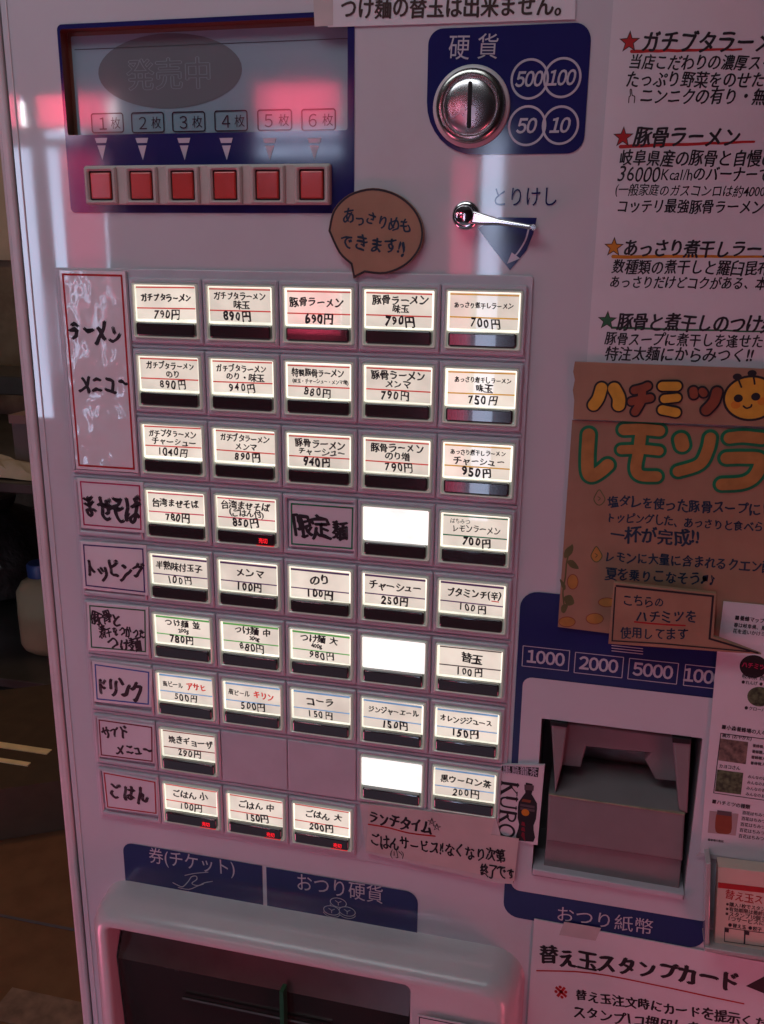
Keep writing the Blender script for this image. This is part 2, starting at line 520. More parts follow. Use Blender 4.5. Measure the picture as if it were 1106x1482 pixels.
# ------------------------------------------------------------------ the machine
ticket_machine = empty('ticket_machine', (0.30, 0.2, FLOORZ))
tag(ticket_machine, 'white ramen ticket vending machine with rows of backlit menu buttons', 'vending machine')
TMc = ticket_machine
XL, XR, ZT = -0.0875, 0.72, 0.34
mb = MB()
mb.slab(rr(XL + 0.001, FLOORZ, XR, ZT, 0.004), -0.46, -0.060, SHELL, 0.002, back=True)
mb.build('cabinet', TMc)

# outlines on the front
disp = (-0.0408, 0.0420, 0.1435, 0.1488)
lcd = MM('z1', [(103, 125), (980, 92), (982, 425), (122, 433)])
LX0, LZ0, LX1, LZ1 = M('z1', 103, 125)[0], M('z1', 122, 433)[1], M('z1', 981, 92)[0], M('z1', 103, 125)[1]
rec = rr(0.2698, -0.3856, 0.3687, -0.2675, 0.001)
dhole = rr(LX0 - 0.0085, LZ0, LX1, LZ1 + 0.0055, 0.0015)

mb = MB()
mb.holed(rr(XL + 0.0098, FLOORZ + 0.05, XR, ZT, 0.003), [rec, dhole], 0.0, PANEL)
mb.build('front_panel', TMc)
mb = MB()
mb.box(XL + 0.0075, XL + 0.0099, 0.003, 0.02, FLOORZ + 0.05, ZT, GROOVE)
mb.slab(rr(XL, FLOORZ + 0.05, XL + 0.0083, ZT, 0.002), -0.05, 0.0012, TRIM, 0.0022)
mb.box(XL + 0.0135, XL + 0.0142, -0.0006, 0.0, FLOORZ + 0.05, ZT, TRIM)
mb.build('door_trim', TMc)

# --- display panel
mb = MB()
mb.holed(rr(disp[0], disp[1], disp[2], disp[3], 0.003), [dhole], 0.0004, NAVY)
for k in range(6):   # pointers above the quantity buttons
    px = (195, 325, 459, 594, 732, 875)[k]
    c = M('z1', px, 476)
    top, mid, low, tip = M('z1', px, 442)[1], M('z1', px, 458)[1], M('z1', px, 466)[1], M('z1', px, 513)[1]
    hw = 0.0042
    f = lambda z: hw * (z - tip) / (top - tip)
    mb.poly([(c[0] - f(top), top), (c[0] + f(top), top), (c[0] + f(mid), mid), (c[0] - f(mid), mid)], 0.0007, WPRINT)
    mb.poly([(c[0] - f(low), low), (c[0] + f(low), low), (c[0], tip)], 0.0007, WPRINT)
display = mb.build('display_panel', TMc)
mb = MB()
n_ = ccw(dhole)
mb.loft([(n_, 0.0003), (n_, -0.0075)], LCDFR)
mb.poly(dhole, -0.0076, LCDFR)
SCX0, SCX1, SCZ0, SCZ1 = LX0 - 0.0040, LX1 - 0.0003, LZ0 + 0.0002, LZ1 + 0.0030
mb.poly(rr(SCX0 - .002, SCZ0, SCX1, SCZ1, 0.001), -0.0072, LCD)
mb.box(SCX0, SCX1, 0.0070, 0.0071, SCZ1 - 0.0075, SCZ1 - 0.0072, LCDK)
# screen prints sit a little behind the front, survey them at that depth
H = -0.0070
oc = M('z1', 408, 228, H)
mb.poly(ell(oc[0], oc[1], 0.0465, 0.0205, 48), H, LCDG)
mb.text('発売中', M('z1', 272, 240, H), M('z1', 548, 232, H), H + 0.0001, LCDI, em=0.0185, bold=0.035)
mb.text('発売中', M('z1', 272, 240, H), M('z1', 548, 232, H), H + 0.0002, LCDG, em=0.0185, bold=0.0)
for k in range(6):
    x0, x1, y0, y1 = ((162, 262, 360, 427), (290, 392, 357, 427), (420, 524, 355, 424), (555, 660, 351, 422), (692, 802, 348, 420), (832, 943, 346, 420))[k]
    a, b = M('z1', x0, y1, H), M('z1', x1, y0, H)
    ro = rr(a[0], a[1], b[0], b[1], 0.0018)
    mb.ring(ro, inset(ro, 0.0008), H + 0.0001, LCDK)
    L_, R_ = M('z1', x0 + 22, (y0 + y1) / 2 + 4, H), M('z1', x1 - 8, (y0 + y1) / 2, H)
    mb.text('%d' % (k + 1), L_, (L_[0] + 0.0055, L_[1]), H + 0.0001, LCDK, em=0.0095, fw=True)
    mb.text('枚', (R_[0] - 0.0068, R_[1]), R_, H + 0.0001, LCDK, em=0.0072)
mb.build('screen', display)
mb = MB()
s0, s1 = M('z1', 152, 656), M('z1', 930, 524)
mb.slab(rr(s0[0], s0[1], s1[0], s1[1], 0.0015), 0.0004, 0.0030, BEIGE, 0.0008)
mb.build('button_strip', display)
qproto = None
qx = [(163, 240), (292, 368), (424, 500), (557, 636), (692, 772), (832, 913)]
for k in range(6):
    c = M('z1', sum(qx[k]) / 2, 596)
    if qproto is None:
        mb = MB()
        o, i = rr(c[0] - .0108, c[1] - .0108, c[0] + .0108, c[1] + .0108, 0.001), rr(c[0] - .0078, c[1] - .0086, c[0] + .0078, c[1] + .0086, 0.001)
        mb.frame(o, i, 0.0028, 0.0052, BEIGE, 0.0010)
        mb.poly(i, 0.0031, DRED)
        mb.slab(rr(c[0] - .0068, c[1] - .0076, c[0] + .0068, c[1] + .0076, 0.0008), 0.0030, 0.0046, REDCAP, 0.0008)
        qproto = mb.build('quantity_button', display, origin=(c[0], 0, c[1])); qc = c
    else:
        q = qproto.copy(); COL.objects.link(q); q.parent = display
        q.location = qproto.location + Vector((c[0] - qc[0], 0, 0))

# --- coin panel
cx0, cx1, cz0, cz1 = 0.1853, 0.2725, 0.0733, 0.1378
mb = MB()
mb.poly(rr(cx0, cz0, cx1, cz1, (0.008, 0.009, 0.009, 0.028), 8), 0.0004, NAVY)
mb.text('硬', M('z2', 498, 180), M('z2', 582, 180), 0.0007, WPRINT, em=0.0135)
mb.text('貨', M('z2', 607, 177), M('z2', 692, 177), 0.0007, WPRINT, em=0.0135)
for px, py, r, t in ((808, 302, 73, '500'), (932, 297, 73, '100'), (798, 480, 73, '50'), (925, 478, 71, '10')):
    c = M('z2', px, py); rad = (M('z2', px + r, py)[0] - M('z2', px - r, py)[0]) / 2
    e = ell(c[0], c[1], rad, rad, 40)
    mb.ring(e, inset(e, 0.0012), 0.0007 + (0.00004 if t in ('100', '10') else 0), WPRINT)
    hw = 0.0071 if len(t) == 3 else 0.0052
    mb.text(t, (c[0] - hw, c[1] - .0002), (c[0] + hw, c[1] - .0002), 0.0008, WPRINT, em=0.0098, bold=0.026, shear=0.22, fw=True)
coin_panel = mb.build('coin_panel', TMc)
mb = MB()
c = M('z2', 586, 408)
mb.lathe(c, 0.0004, [(0.0213, 0), (0.0213, 0.0012), (0.0207, 0.0020), (0.0186, 0.0022)], TRIM, 48)
mb.lathe(c, 0.0024, [(0.0193, 0), (0.0190, 0.0025), (0.0178, 0.0035), (0.0160, 0.0037), (0.0150, 0.0024)], STEEL, 48)
prof = [(0.0148 * math.cos(math.radians(a)), 0.0026 + 0.0034 * math.sin(math.radians(a))) for a in range(0, 91, 9)]
prof[-1] = (0.0001, prof[-1][1])
mb.lathe(c, 0.0016, prof, BRUSHED, 48)
slot = mb.build('coin_slot', coin_panel, ang=0.9)
mb = MB()
mb.slab(rr(c[0] - 0.0011, c[1] - 0.0118, c[0] + 0.0011, c[1] + 0.0118, 0.0009), 0.0046, 0.0079, BLACK)
mb.build('slot_opening', slot)

# --- cancel lever
mb = MB()
fan = MM('z2', [(610, 870), (690, 828), (835, 830), (822, 890), (795, 955), (733, 1030), (670, 950)])
mb.poly(fan, 0.0004, NAVY)
ar = smooth(MM('z2', [(804, 872), (792, 915), (765, 960), (742, 985)]), n=4)
mb.stroke(ar, 0.0009, 0.0007, WPRINT)
mb.poly(MM('z2', [(722, 1005), (740, 962), (772, 985)]), 0.00075, WPRINT)
mb.text('とりけし', M('z2', 662, 750), M('z2', 918, 748), 0.0004, NAVY, em=0.0128)
mb.build('cancel_mark', TMc)
mb = MB()
pv = M('z2', 566, 822)
mb.lathe(pv, 0.0, [(0.0080, 0), (0.0080, 0.0014), (0.0070, 0.0024), (0.0056, 0.0026)], CHROME, 32)
mb.lathe(pv, 0.0025, [(0.0054, 0), (0.0054, 0.006), (0.0051, 0.0068), (0.0048, 0.0070)], CHROME, 32)
a, b = M('z2', 585, 828, 0.008), M('z2', 828, 868, 0.008)
d = (Vector(b) - Vector(a)).normalized(); nrm = Vector((-d.y, d.x))
pr = [(0, .0036), (0.18, .0030), (0.42, .0017), (0.9, .0013), (1.0, .0018)]
out = [tuple(Vector(a).lerp(Vector(b), t) + nrm * w) for t, w in pr] + [tuple(Vector(a).lerp(Vector(b), t) - nrm * w) for t, w in reversed(pr)]
mb.slab(out, 0.0055, 0.0085, CHROME, 0.0012, back=True)
mb.lathe(tuple(Vector(b) - d * 0.001), 0.0, [(0.0018, 0.0), (0.0018, 0.008), (0.0013, 0.0088)], CHROME, 20)
mb.build('cancel_lever', TMc, ang=0.8)

# --- button tray with its cells
PXm, PZm = 0.05, 0.044305
WW, WH = 0.0440, 0.0335
def cell(c, r): return (c * PXm, -r * PZm)
mb = MB()
mb.slab(rr(-0.0555, -0.3965, 0.2495, 0.0085, 0.002), 0.0003, 0.0012, TRAYM, 0.0006)
for r in range(9):
    for c_ in range(-1, 5):
        if c_ == -1 and r < 3 or (r == 8 and c_ > 2): continue
        x, z = cell(c_, r)
        o = rr(x - 0.0027, z - 0.0369, x + 0.0466, z + 0.0032, 0.0012, 3)
        blank = (c_, r) in ((1, 7), (2, 7))
        if blank:
            mb.slab(o, 0.0011, 0.0030, TRAYM, 0.0007)
        else:
            i = rr(x - 0.0002, z - WH - 0.0002, x + WW + 0.0002, z + 0.0002, 0.0008, 3)
            mb.frame(o, i, 0.0011, 0.0036, TRAYM, 0.0008)
    if r:
        z = -r * PZm + 0.0051
        mb.slab(rr(-0.0535, z - 0.0010, 0.2475, z + 0.0008, 0.0004, 2), 0.0011, 0.0020, TRAYM, 0.0004)
o = rr(-0.0527, -2 * PZm - 0.0369, -0.0034, 0.0032, 0.0012, 3)
mb.frame(o, inset(ccw(o), 0.0024), 0.0011, 0.0036, TRAYM, 0.0008)
mb.build('button_tray', TMc)

# --- the menu buttons
MENU = {
    (0, 0): ('red', ['ガチブタラーメン'], '790円'), (1, 0): ('red', ['ガチブタラーメン', '味玉'], '890円'), (2, 0): ('red', ['豚骨ラーメン'], '690円'),
    (3, 0): ('red', ['豚骨ラーメン', '味玉'], '790円'), (4, 0): ('yellow', ['あっさり煮干しラーメン'], '700円'),
    (0, 1): ('red', ['ガチブタラーメン', 'のり'], '890円'), (1, 1): ('red', ['ガチブタラーメン', 'のり・味玉'], '940円'),
    (2, 1): ('red', ['特製豚骨ラーメン', '(味玉・チャーシュー・メンマ増)'], '880円'), (3, 1): ('red', ['豚骨ラーメン', 'メンマ'], '790円'),
    (4, 1): ('yellow', ['あっさり煮干しラーメン', '味玉'], '750円'),
    (0, 2): ('red', ['ガチブタラーメン', 'チャーシュー'], '1040円'), (1, 2): ('red', ['ガチブタラーメン', 'メンマ'], '890円'),
    (2, 2): ('red', ['豚骨ラーメン', 'チャーシュー'], '940円'), (3, 2): ('red', ['豚骨ラーメン', 'のり増'], '790円'),
    (4, 2): ('yellow', ['あっさり煮干しラーメン', 'チャーシュー'], '950円'),
    (0, 3): ('pink', ['台湾まぜそば'], '780円'), (1, 3): ('pink', ['台湾まぜそば', '(ごはん付)'], '850円'), (3, 3): None, (4, 3): ('dgreen', ['はちみつ', 'レモンラーメン'], '700円'),
    (0, 4): ('purple', ['半熟味付玉子'], '100円'), (1, 4): ('purple', ['メンマ'], '100円'), (2, 4): ('purple', ['のり'], '100円'),
    (3, 4): ('purple', ['チャーシュー'], '250円'), (4, 4): ('purple', ['ブタミンチ(辛)'], '100円'),
    (0, 5): ('green', ['つけ麺 並', '200g'], '780円'), (1, 5): ('green', ['つけ麺 中', '300g'], '880円'), (2, 5): ('green', ['つけ麺 大', '400g'], '980円'),
    (3, 5): None, (4, 5): ('grey', ['替玉'], '100円'),
    (0, 6): ('blue', ['瓶ビール|アサヒ'], '500円'), (1, 6): ('blue', ['瓶ビール|キリン'], '500円'), (2, 6): ('blue', ['コーラ'], '150円'),
    (3, 6): ('blue', ['ジンジャーエール'], '150円'), (4, 6): ('blue', ['オレンジジュース'], '150円'),
    (0, 7): ('brown', ['焼きギョーザ'], '290円'), (3, 7): None, (4, 7): ('blue', ['黒ウーロン茶'], '200円'),
    (0, 8): ('red', ['ごはん 小'], '100円'), (1, 8): ('red', ['ごはん 中'], '150円'), (2, 8): ('red', ['ごはん 大'], '200円'),
}
SOLDOUT = {(1, 3), (0, 8), (1, 8), (2, 8)}


def swidth(t, bold): return sum(glyph(c, bold)[2] for c in t)


def centred(mb, t, cx, cz, em, h, m, bold, jit, maxw, sp=0.0):
    w = (swidth(t, bold) + sp * len(t)) * em
    ww = min(w, maxw)
    mb.text(t, (cx - ww / 2, cz), (cx + ww / 2, cz + random.uniform(-.0003, .0003)), h, m, em=em * (1 + sp), bold=bold, jit=jit, sp=sp)


bproto = gproto = gwproto = barproto = None
for (c_, r), spec in MENU.items():
    x, z = cell(c_, r)
    if bproto is None:
        mb = MB()
        o = rr(x, z - WH, x + WW, z, 0.0008, 3)
        mb.frame(o, inset(ccw(o), 0.0009), 0.0013, 0.0052, CLEAR, 0.0004)
        mb.poly(inset(ccw(o), 0.0009), 0.0016, CLEAR)
        btn = bproto = mb.build('menu_button', TMc, origin=(x, 0, z))
    else:
        btn = bproto.copy(); COL.objects.link(btn); btn.parent = TMc
        W0[btn.name] = Vector((x, 0, z)); btn.location = W0[btn.name] - W0[TMc.name]
    def sub(proto, make):
        if proto is None: return make()
        q = proto.copy(); COL.objects.link(q); q.parent = btn; q.location = proto.location; return q
    def lamp(m):
        mb = MB(); mb.slab(rr(x + .0010, z - .0236, x + WW - .0010, z - .0009, 0.0006, 2), 0.0016, 0.0026, m); return mb.build('light_panel', btn)
    def bar():
        mb = MB()
        P_ = []
        n = 9
        lens = rr(x + .0019, z - .0325, x + WW - .0019, z - .0238, 0.0018, 4)
        mb.slab(lens, 0.0016, 0.0058, BAR, 0.0012)
        return mb.build('press_bar', btn)
    if spec is None:
        g = sub(gwproto, lambda: lamp(GLOWW)); gwproto = gwproto or g
    else:
        g = sub(gproto, lambda: lamp(GLOW)); gproto = gproto or g
    g = sub(barproto, bar); barproto = barproto or g
    if spec:
        col, lines, price = spec
        mb = MB()
        dx, dz = random.uniform(-.0004, .0004), random.uniform(-.0003, .0005)
        tl = random.uniform(-.012, .012)
        x0, x1, z1, z0 = x + .0020 + dx, x + WW - .0020 + dx, z - .0019 + dz, z - .0224 + dz
        mb.slab([(x0, z0), (x1, z0 + tl * .04), (x1, z1 + tl * .04), (x0, z1)], 0.0027, 0.0029, CARD)
        Lm = LIT[col]
        sh = 0.0013 if col in ('blue', 'green', 'purple') else 0.0008
        mb.poly([(x0, z1 - .0006 - sh), (x1, z1 - .0006 - sh + tl * .04), (x1, z1 - .0006 + tl * .04), (x0, z1 - .0006)], 0.00296, Lm)
        zm = z1 - .0137 + random.uniform(-.0003, .0003)
        mb.poly([(x0, zm - .0004), (x1, zm - .0004 + tl * .04), (x1, zm + .0004 + tl * .04), (x0, zm + .0004)], 0.00296, Lm)
        cx = (x0 + x1) / 2 + random.uniform(-.0015, .0015)
        hh = 0.0030
        small = (c_, r) in ((4, 0), (4, 1), (4, 2))
        if len(lines) == 1:
            t = lines[0]
            em = (0.0068 if len(t) < 5 else 0.0062) if len(t) <= 8 else 0.0046
            zc = z1 - .0072
            if '|' in t:
                p, q = t.split('|')
                mb.text(p, (x0 + .0022, zc - .0004), (x0 + .0180, zc - .0004), hh, INK, em=0.0052, bold=0.035, jit=1.0)
                mb.text(q, (x0 + .0205, zc), (x0 + .0355, zc - .0006), hh, LIT['red'], em=0.0060, bold=0.06, jit=1.0)
            else:
                bold = 0.072 if (c_, r) == (0, 0) else (0.05 if len(t) > 4 else 0.055)
                centred(mb, t, cx, zc, em, hh, INK, bold, 1.0, (x1 - x0) * (0.86 if len(t) > 5 else 0.72))
                if '辛' in t:
                    mb.stroke([(x1 - .0072, zc - .0038), (x1 - .0030, zc - .0040)], 0.0007, hh, LIT['red'])
        else:
            e1 = 0.0060
            if lines[0] == 'はちみつ':
                centred(mb, lines[0], cx - .009, z1 - .0040, 0.0034, hh, INK, 0.01, 1.0, 0.0125)
                centred(mb, lines[1], cx + .001, z1 - .0087, 0.0056, hh, INK, 0.028, 1.0, (x1 - x0) * 0.76)
            else:
                centred(mb, lines[0], cx, z1 - .0050, e1, hh, INK, 0.048, 1.0, (x1 - x0) * 0.84)
                l2 = lines[1]
                centred(mb, l2, cx + random.uniform(-.002, .003), z1 - .0102, 0.0038 if (len(l2) > 7 or l2.endswith('g')) else 0.0052, hh, INK, 0.046, 1.0, (x1 - x0) * 0.9)
        centred(mb, price, cx + random.uniform(-.002, .002), z1 - .0169, 0.0060, hh, INK, 0.045 if random.random() < .4 else 0.030, 1.0, (x1 - x0) * 0.6, 0.16)
        mb.build('price_card', btn)
    if (c_, r) in SOLDOUT:
        mb = MB()
        mb.text('売切', (x + WW - .0130, z - .0290), (x + WW - .0068, z - .0290), 0.00600, SOLD, em=0.0042, bold=0.02)
        mb.box(x + WW - .015, x + WW - .0028, -0.0054, -0.0040, z - .0327, z - .03255, SOLDG)
        mb.build('sold_out_lamp', btn)

# --- printed signs over the outlets
mb = MB()
bz1, bz0 = -0.4152, -0.47
mb.poly(rr(-0.0382, bz0, M('zt', 606, 160)[0], bz1, (0.008, 0, 0, 0), 6), 0.0004, NAVY)
mb.text('券(チケット)', M('zt', 262, 75), M('zt', 525, 118), 0.0007, WPRINT, em=0.0165)
hand = smooth(MM('zt', [(336, 160), (352, 168), (366, 172), (383, 155), (392, 142), (406, 140), (408, 150), (394, 160), (398, 166), (414, 168), (432, 160), (455, 156)]), n=3)
mb.stroke(hand, 0.0007, 0.0007, WPRINT)
mb.stroke(smooth(MM('zt', [(352, 174), (384, 180), (410, 170), (428, 164)]), n=3), 0.0006, 0.00074, WPRINT)
mb.stroke(smooth(MM('zt', [(372, 138), (400, 132), (442, 128)]), n=3), 0.0006, 0.00074, WPRINT)
mb.build('ticket_sign', TMc)
mb = MB()
mb.poly(rr(M('zt', 618, 160)[0], bz0 - .002, M('zt', 1074, 260)[0], bz1 - .0005, (0, 0.009, 0, 0), 6), 0.0004, NAVY)
mb.text('おつり硬貨', M('zt', 706, 155), M('zt', 972, 198), 0.0007, WPRINT, em=0.0172)
for i, (px, py) in enumerate(((835, 220), (815, 243), (862, 246))):
    c = M('zt', px, py)
    e = ell(c[0], c[1], 0.0064, 0.0042, 28)
    hh = 0.0007 + i * 0.0001
    mb.poly(e, hh, NAVY)
    mb.ring(e, inset(ccw(e), 0.0006), hh + .00004, WPRINT)
    mb.stroke([(c[0] - .0022, c[1] + .0014), (c[0], c[1]), (c[0] + .0022, c[1] + .0014)], 0.0005, hh + .00004, WPRINT)
    mb.stroke([(c[0], c[1]), (c[0], c[1] - .0022)], 0.0005, hh + .00005, WPRINT)
    e2 = ell(c[0], c[1] - .0016, 0.0064, 0.0042, 28)
    mb.stroke(e2[15:28], 0.0005, hh + .00003, WPRINT)
mb.build('coin_return_sign', TMc)

# --- outlet hood
HOODM = mat('white_moulded_hood', (0.60, 0.54, 0.56), 0.24, 0.5, 0.03, 30, coat=0.12, crough=0.1, bump=0.00015, bs=260)
mb = MB()
zt = -0.4500
ox0, ox1, ozb = -0.0560, 0.2685, -0.74
iz = -0.4662
ix0, ix1 = -0.0372, 0.1938
N_ = 8
def hood(x0, x1, zb, z1, r): return rr(x0, zb, x1, z1, (r, r, 0.004, 0.004), N_)
loops = []
for k, h in ((-.001, 0.0), (0, 0.004), (0.0004, .012), (0.0016, .019), (0.0034, .0245), (0.0060, .0290), (0.0090, .0320), (0.0122, .0337), (0.0150, .0340)):
    loops.append((hood(ox0 + k, ox1 - k, ozb + k, zt - k * .8, 0.022 - k * .7), h))
for k, h in ((0.0022, .0340), (0.0012, .0336), (0.0004, .0325), (0, .0305)):
    loops.append((hood(ix0 - k, ix1 + k, ozb + 0.03, iz + k, 0.006), h))
loops.append((hood(ix0, ix1, ozb + 0.03, iz, 0.004), 0.004))
mb.loft(loops, HOODM)
hoodo = mb.build('outlet_hood', TMc, ang=0.9)
SMOKE = mat('smoked_flap', (0.022, 0.016, 0.016), 0.12, 0.5, 0.2, 20, rvar=0.2)
mb = MB()
mb.poly(hood(ix0 + .0005, ix1 - .0005, ozb + 0.031, iz - .0005, 0.003), 0.006, SMOKE)
q0, q1 = M('zt', 180, 378, 0.02), M('zt', 1040, 548, 0.02)
# dark inner flap with a bright rounded rim
vs = [(ix0 + .002, -0.024, q0[1]), (ix1 - .002, -0.024, q0[1]), (ix1 - .002, -0.012, ozb + .04), (ix0 + .002, -0.012, ozb + .04)]
mb.add(vs, [(0, 3, 2, 1)], SMOKE)
mb.add([(ix0 + .002, -0.024, q0[1]), (ix1 - .002, -0.024, q0[1]), (ix1 - .002, -0.007, iz - .001), (ix0 + .002, -0.007, iz - .001)], [(0, 1, 2, 3)], mat('dark_flap_top', (0.05, 0.035, 0.03), 0.25, 0.5, 0.2, 40))
mb.box(ix0 + .055, ix1 - .06, -0.0262, -0.0245, q0[1] - .024, q0[1] - .0222, STEEL)
mb.build('outlet_flap', hoodo)
mb = MB()
dv = M('zt', 668, 500, 0.03)
mb.box(dv[0] - .0015, dv[0] + .0015, -0.034, -0.026, ozb + .04, dv[1] + .006, mat('green_plastic', (0.015, 0.09, 0.04), 0.3, 0.5))
mb.build('divider', hoodo)

# --- banknote unit
mb = MB()
bx0, bx1 = M('zn', 97, 120)[0] - .0005, 0.385
mb.holed(rr(bx0, -0.4222, bx1, M('zn', 140, 45)[1], (0.011, 0.011, 0.011, 0.011), 6), [rec], 0.0004, NAVY)
wx0, wz1 = M('zn', 106, 420)[0], M('zn', 140, 400)[1]
wx1, wz0 = M('zn', 860, 1390)[0], M('zn', 70, 1285)[1] + .001
mb.holed(rr(wx0, wz0, wx1 + .004, wz1, 0.006, 5), [rec], 0.0009, PANEL)
for x0, y0, x1, y1, t in ((98, 268, 303, 372, '1000'), (313, 293, 527, 402, '2000'), (535, 318, 755, 428, '5000'), (765, 343, 985, 455, '10000')):
    a, b = M('zn', x0 + 2, y1 - 4), M('zn', x1, y0 + 6)
    zc = (a[1] + b[1]) / 2
    o = rr(a[0], zc - 0.0072, b[0], zc + 0.0072, 0.0004, 2)
    mb.ring(o, inset(ccw(o), 0.0005), 0.0007, WPRINT)
    xm = (a[0] + b[0]) / 2
    hw = 0.0118 if len(t) == 4 else 0.0145
    mb.text(t, (xm - hw, zc), (xm + hw, zc), 0.0007, WPRINT, em=0.0112, bold=0.028, fw=True)
for k in range(3):
    a, b = M('zn', 475, 268 + 11 * k), M('zn', 602, 282 + 11 * k)
    mb.stroke([a, (b[0], a[1])], 0.0006, 0.0007, WPRINT)
mb.text('おつり紙幣', M('zs', 495, 122), M('zs', 782, 165), 0.0007, WPRINT, em=0.0132)
note_unit = mb.build('banknote_unit', TMc)
GREY = mat('grey_plastic', (0.22, 0.19, 0.195), 0.45, 0.4, 0.05, 60, bump=0.0001, bs=600)
DGREY = mat('recess_grey_plastic', (0.46, 0.40, 0.42), 0.6, 0.3)  # even grey of the recess lining, lightened because the recess rendered dark
mb = MB()
r_ = ccw(rec)
mb.loft([(r_, 0.0008), (r_, -0.055)], DGREY)
mb.poly(rec, -0.0551, DGREY)
mb.build('recess', note_unit)
mb = MB()
def zn(x, y, h): p = M('zn', x, y, h); return (p[0], -h, p[1])
# posts
for P_, dpt in (([(222, 588), (290, 598), (268, 770), (240, 885)], 0.001), ([(728, 655), (803, 668), (788, 968), (752, 955)], 0.001)):
    mb.slab([M('zn', x, y, dpt) for x, y in P_], -0.04, dpt, GREY, 0.0012)
# bridge with the trapezoid mouth
hB = -0.013
mb.slab([M('zn', x, y, hB) for x, y in ((262, 590), (770, 655), (770, 838), (655, 826), (612, 745), (636, 716), (368, 690), (345, 776), (262, 768))], -0.045, hB, GREY, 0.0012)
# inner slope
A = [(235, 885, 0.002), (772, 968, 0.002), (770, 800, -0.034), (250, 740, -0.034)]
mb.add([zn(*q) for q in A], [(0, 1, 2, 3)], GREY)
# front block
hF = 0.0022
fb = [M('zn', x, y, hF) for x, y in ((212, 884), (778, 968), (768, 1165), (203, 1078))]
mb.slab(fb, -0.05, hF, GREY, 0.0014)
mb.slab([M('zn', x, y, -0.002) for x, y in ((203, 1074), (764, 1160), (752, 1290), (190, 1200))], -0.05, -0.002, GREY, 0.0008)
for P_ in ([(218, 584), (292, 594), (290, 612), (218, 602)], [(726, 650), (806, 660), (804, 682), (726, 674)]):
    mb.slab([M('zn', x, y, 0.0022) for x, y in P_], -0.03, 0.0022, BLACK, 0.0006)
mb.slab([M('zn', x, y, 0.0026) for x, y in ((214, 886), (778, 969), (777, 976), (213, 893))], 0.0005, 0.0028, mat('yellowish_edge', (0.30, 0.24, 0.17), 0.35, 0.5, 0.3, 90), 0.0006)  # thin yellowish edge line along the top of the front block
mb.build('note_acceptor', note_unit)
mb = MB()
mb.slab([M('zn', x, y, 0.004) for x, y in ((146, 1196), (774, 1304), (770, 1328), (143, 1222))], -0.02, 0.004, TRAYM, 0.001)
mb.build('note_lip', note_unit)

# ------------------------------------------------------------------ handwritten category cards
CATS = [
    ('z4', [(75, 62), (362, 68), (418, 940), (150, 922)], 'red', LAMIF, [('ラーメン', (118, 322), (345, 352), 0.0135, 0.018), ('メニュー', (165, 545), (378, 560), 0.0125, 0.006)],
     'tall laminated card reading ラーメンメニュー in a red frame, left of the top three button rows'),
    ('z6', [(70, 70), (380, 92), (388, 330), (90, 305)], 'pink', LAMI, [('まぜそば', (100, 205), (365, 218), 0.0145, 0.014)],
     'small laminated card reading まぜそば in a crimson frame'),
    ('z6', [(85, 368), (395, 390), (405, 625), (100, 590)], 'purple', LAMIF, [('トッピング', (108, 500), (385, 510), 0.0125, 0.014)],
     'small laminated card reading トッピング in a purple frame'),
    ('z6', [(115, 655), (405, 680), (408, 905), (125, 880)], 'green', LAMIF, [('豚骨と', (140, 725), (280, 735), 0.0085, 0.02), ('煮干をつかった', (175, 792), (392, 800), 0.0085, 0.01), ('つけ麺', (215, 850), (368, 852), 0.0085, 0.016)],
     'small laminated card with three lines about つけ麺 in a dark green frame'),
    ('z8', [(80, 92), (380, 135), (378, 325), (92, 295)], 'blue', LAMI, [('ドリンク', (100, 212), (335, 238), 0.0145, 0.014)],
     'small card reading ドリンク in a blue frame'),
    ('z8', [(105, 375), (390, 415), (392, 605), (118, 570)], 'maroon', PAPER, [('サイド', (130, 445), (262, 450), 0.0088, 0.018), ('メニュー', (200, 528), (378, 545), 0.0088, 0.016)],
     'small card reading サイドメニュー in a maroon frame'),
    ('z8', [(130, 640), (405, 690), (412, 865), (150, 830)], 'red', PAPER, [('ごはん', (162, 735), (365, 765), 0.0135, 0.016)],
     'small card reading ごはん in a bright red frame, lowest of the left column'),
    ('z7', [(55, 105), (342, 125), (338, 322), (57, 300)], 'dgreen', PAPER, [('限定麺', (68, 212), (318, 228), 0.0135, 0.022)],
     'card reading 限定麺 in a green frame, between lit buttons in the third column'),
]
hC = 0.0042
for v, q, col, pm, lines, lab in CATS:
    P_ = MM(v, q, hC)
    mb = MB()
    mb.slab(P_, 0.0018 if pm is PAPER else 0.0022, hC, pm, 0.0003)
    ins = 0.0012 if pm is PAPER else 0.0020
    fr = inset(ccw(P_), ins)
    mb.ring(fr, inset(fr, 0.0013 if v == 'z4' else 0.0010), hC + 0.00012, INKS[col])
    for t, L_, R_, em, bo in lines:
        mb.text(t, M(v, *L_, hC), M(v, *R_, hC), hC + 0.00014, INK, em=em * 1.2, bold=bo + .045, jit=1.6, mx=1.75)
    tag(mb.build('category_card'), lab, 'label card', 'handwritten category cards beside the buttons')

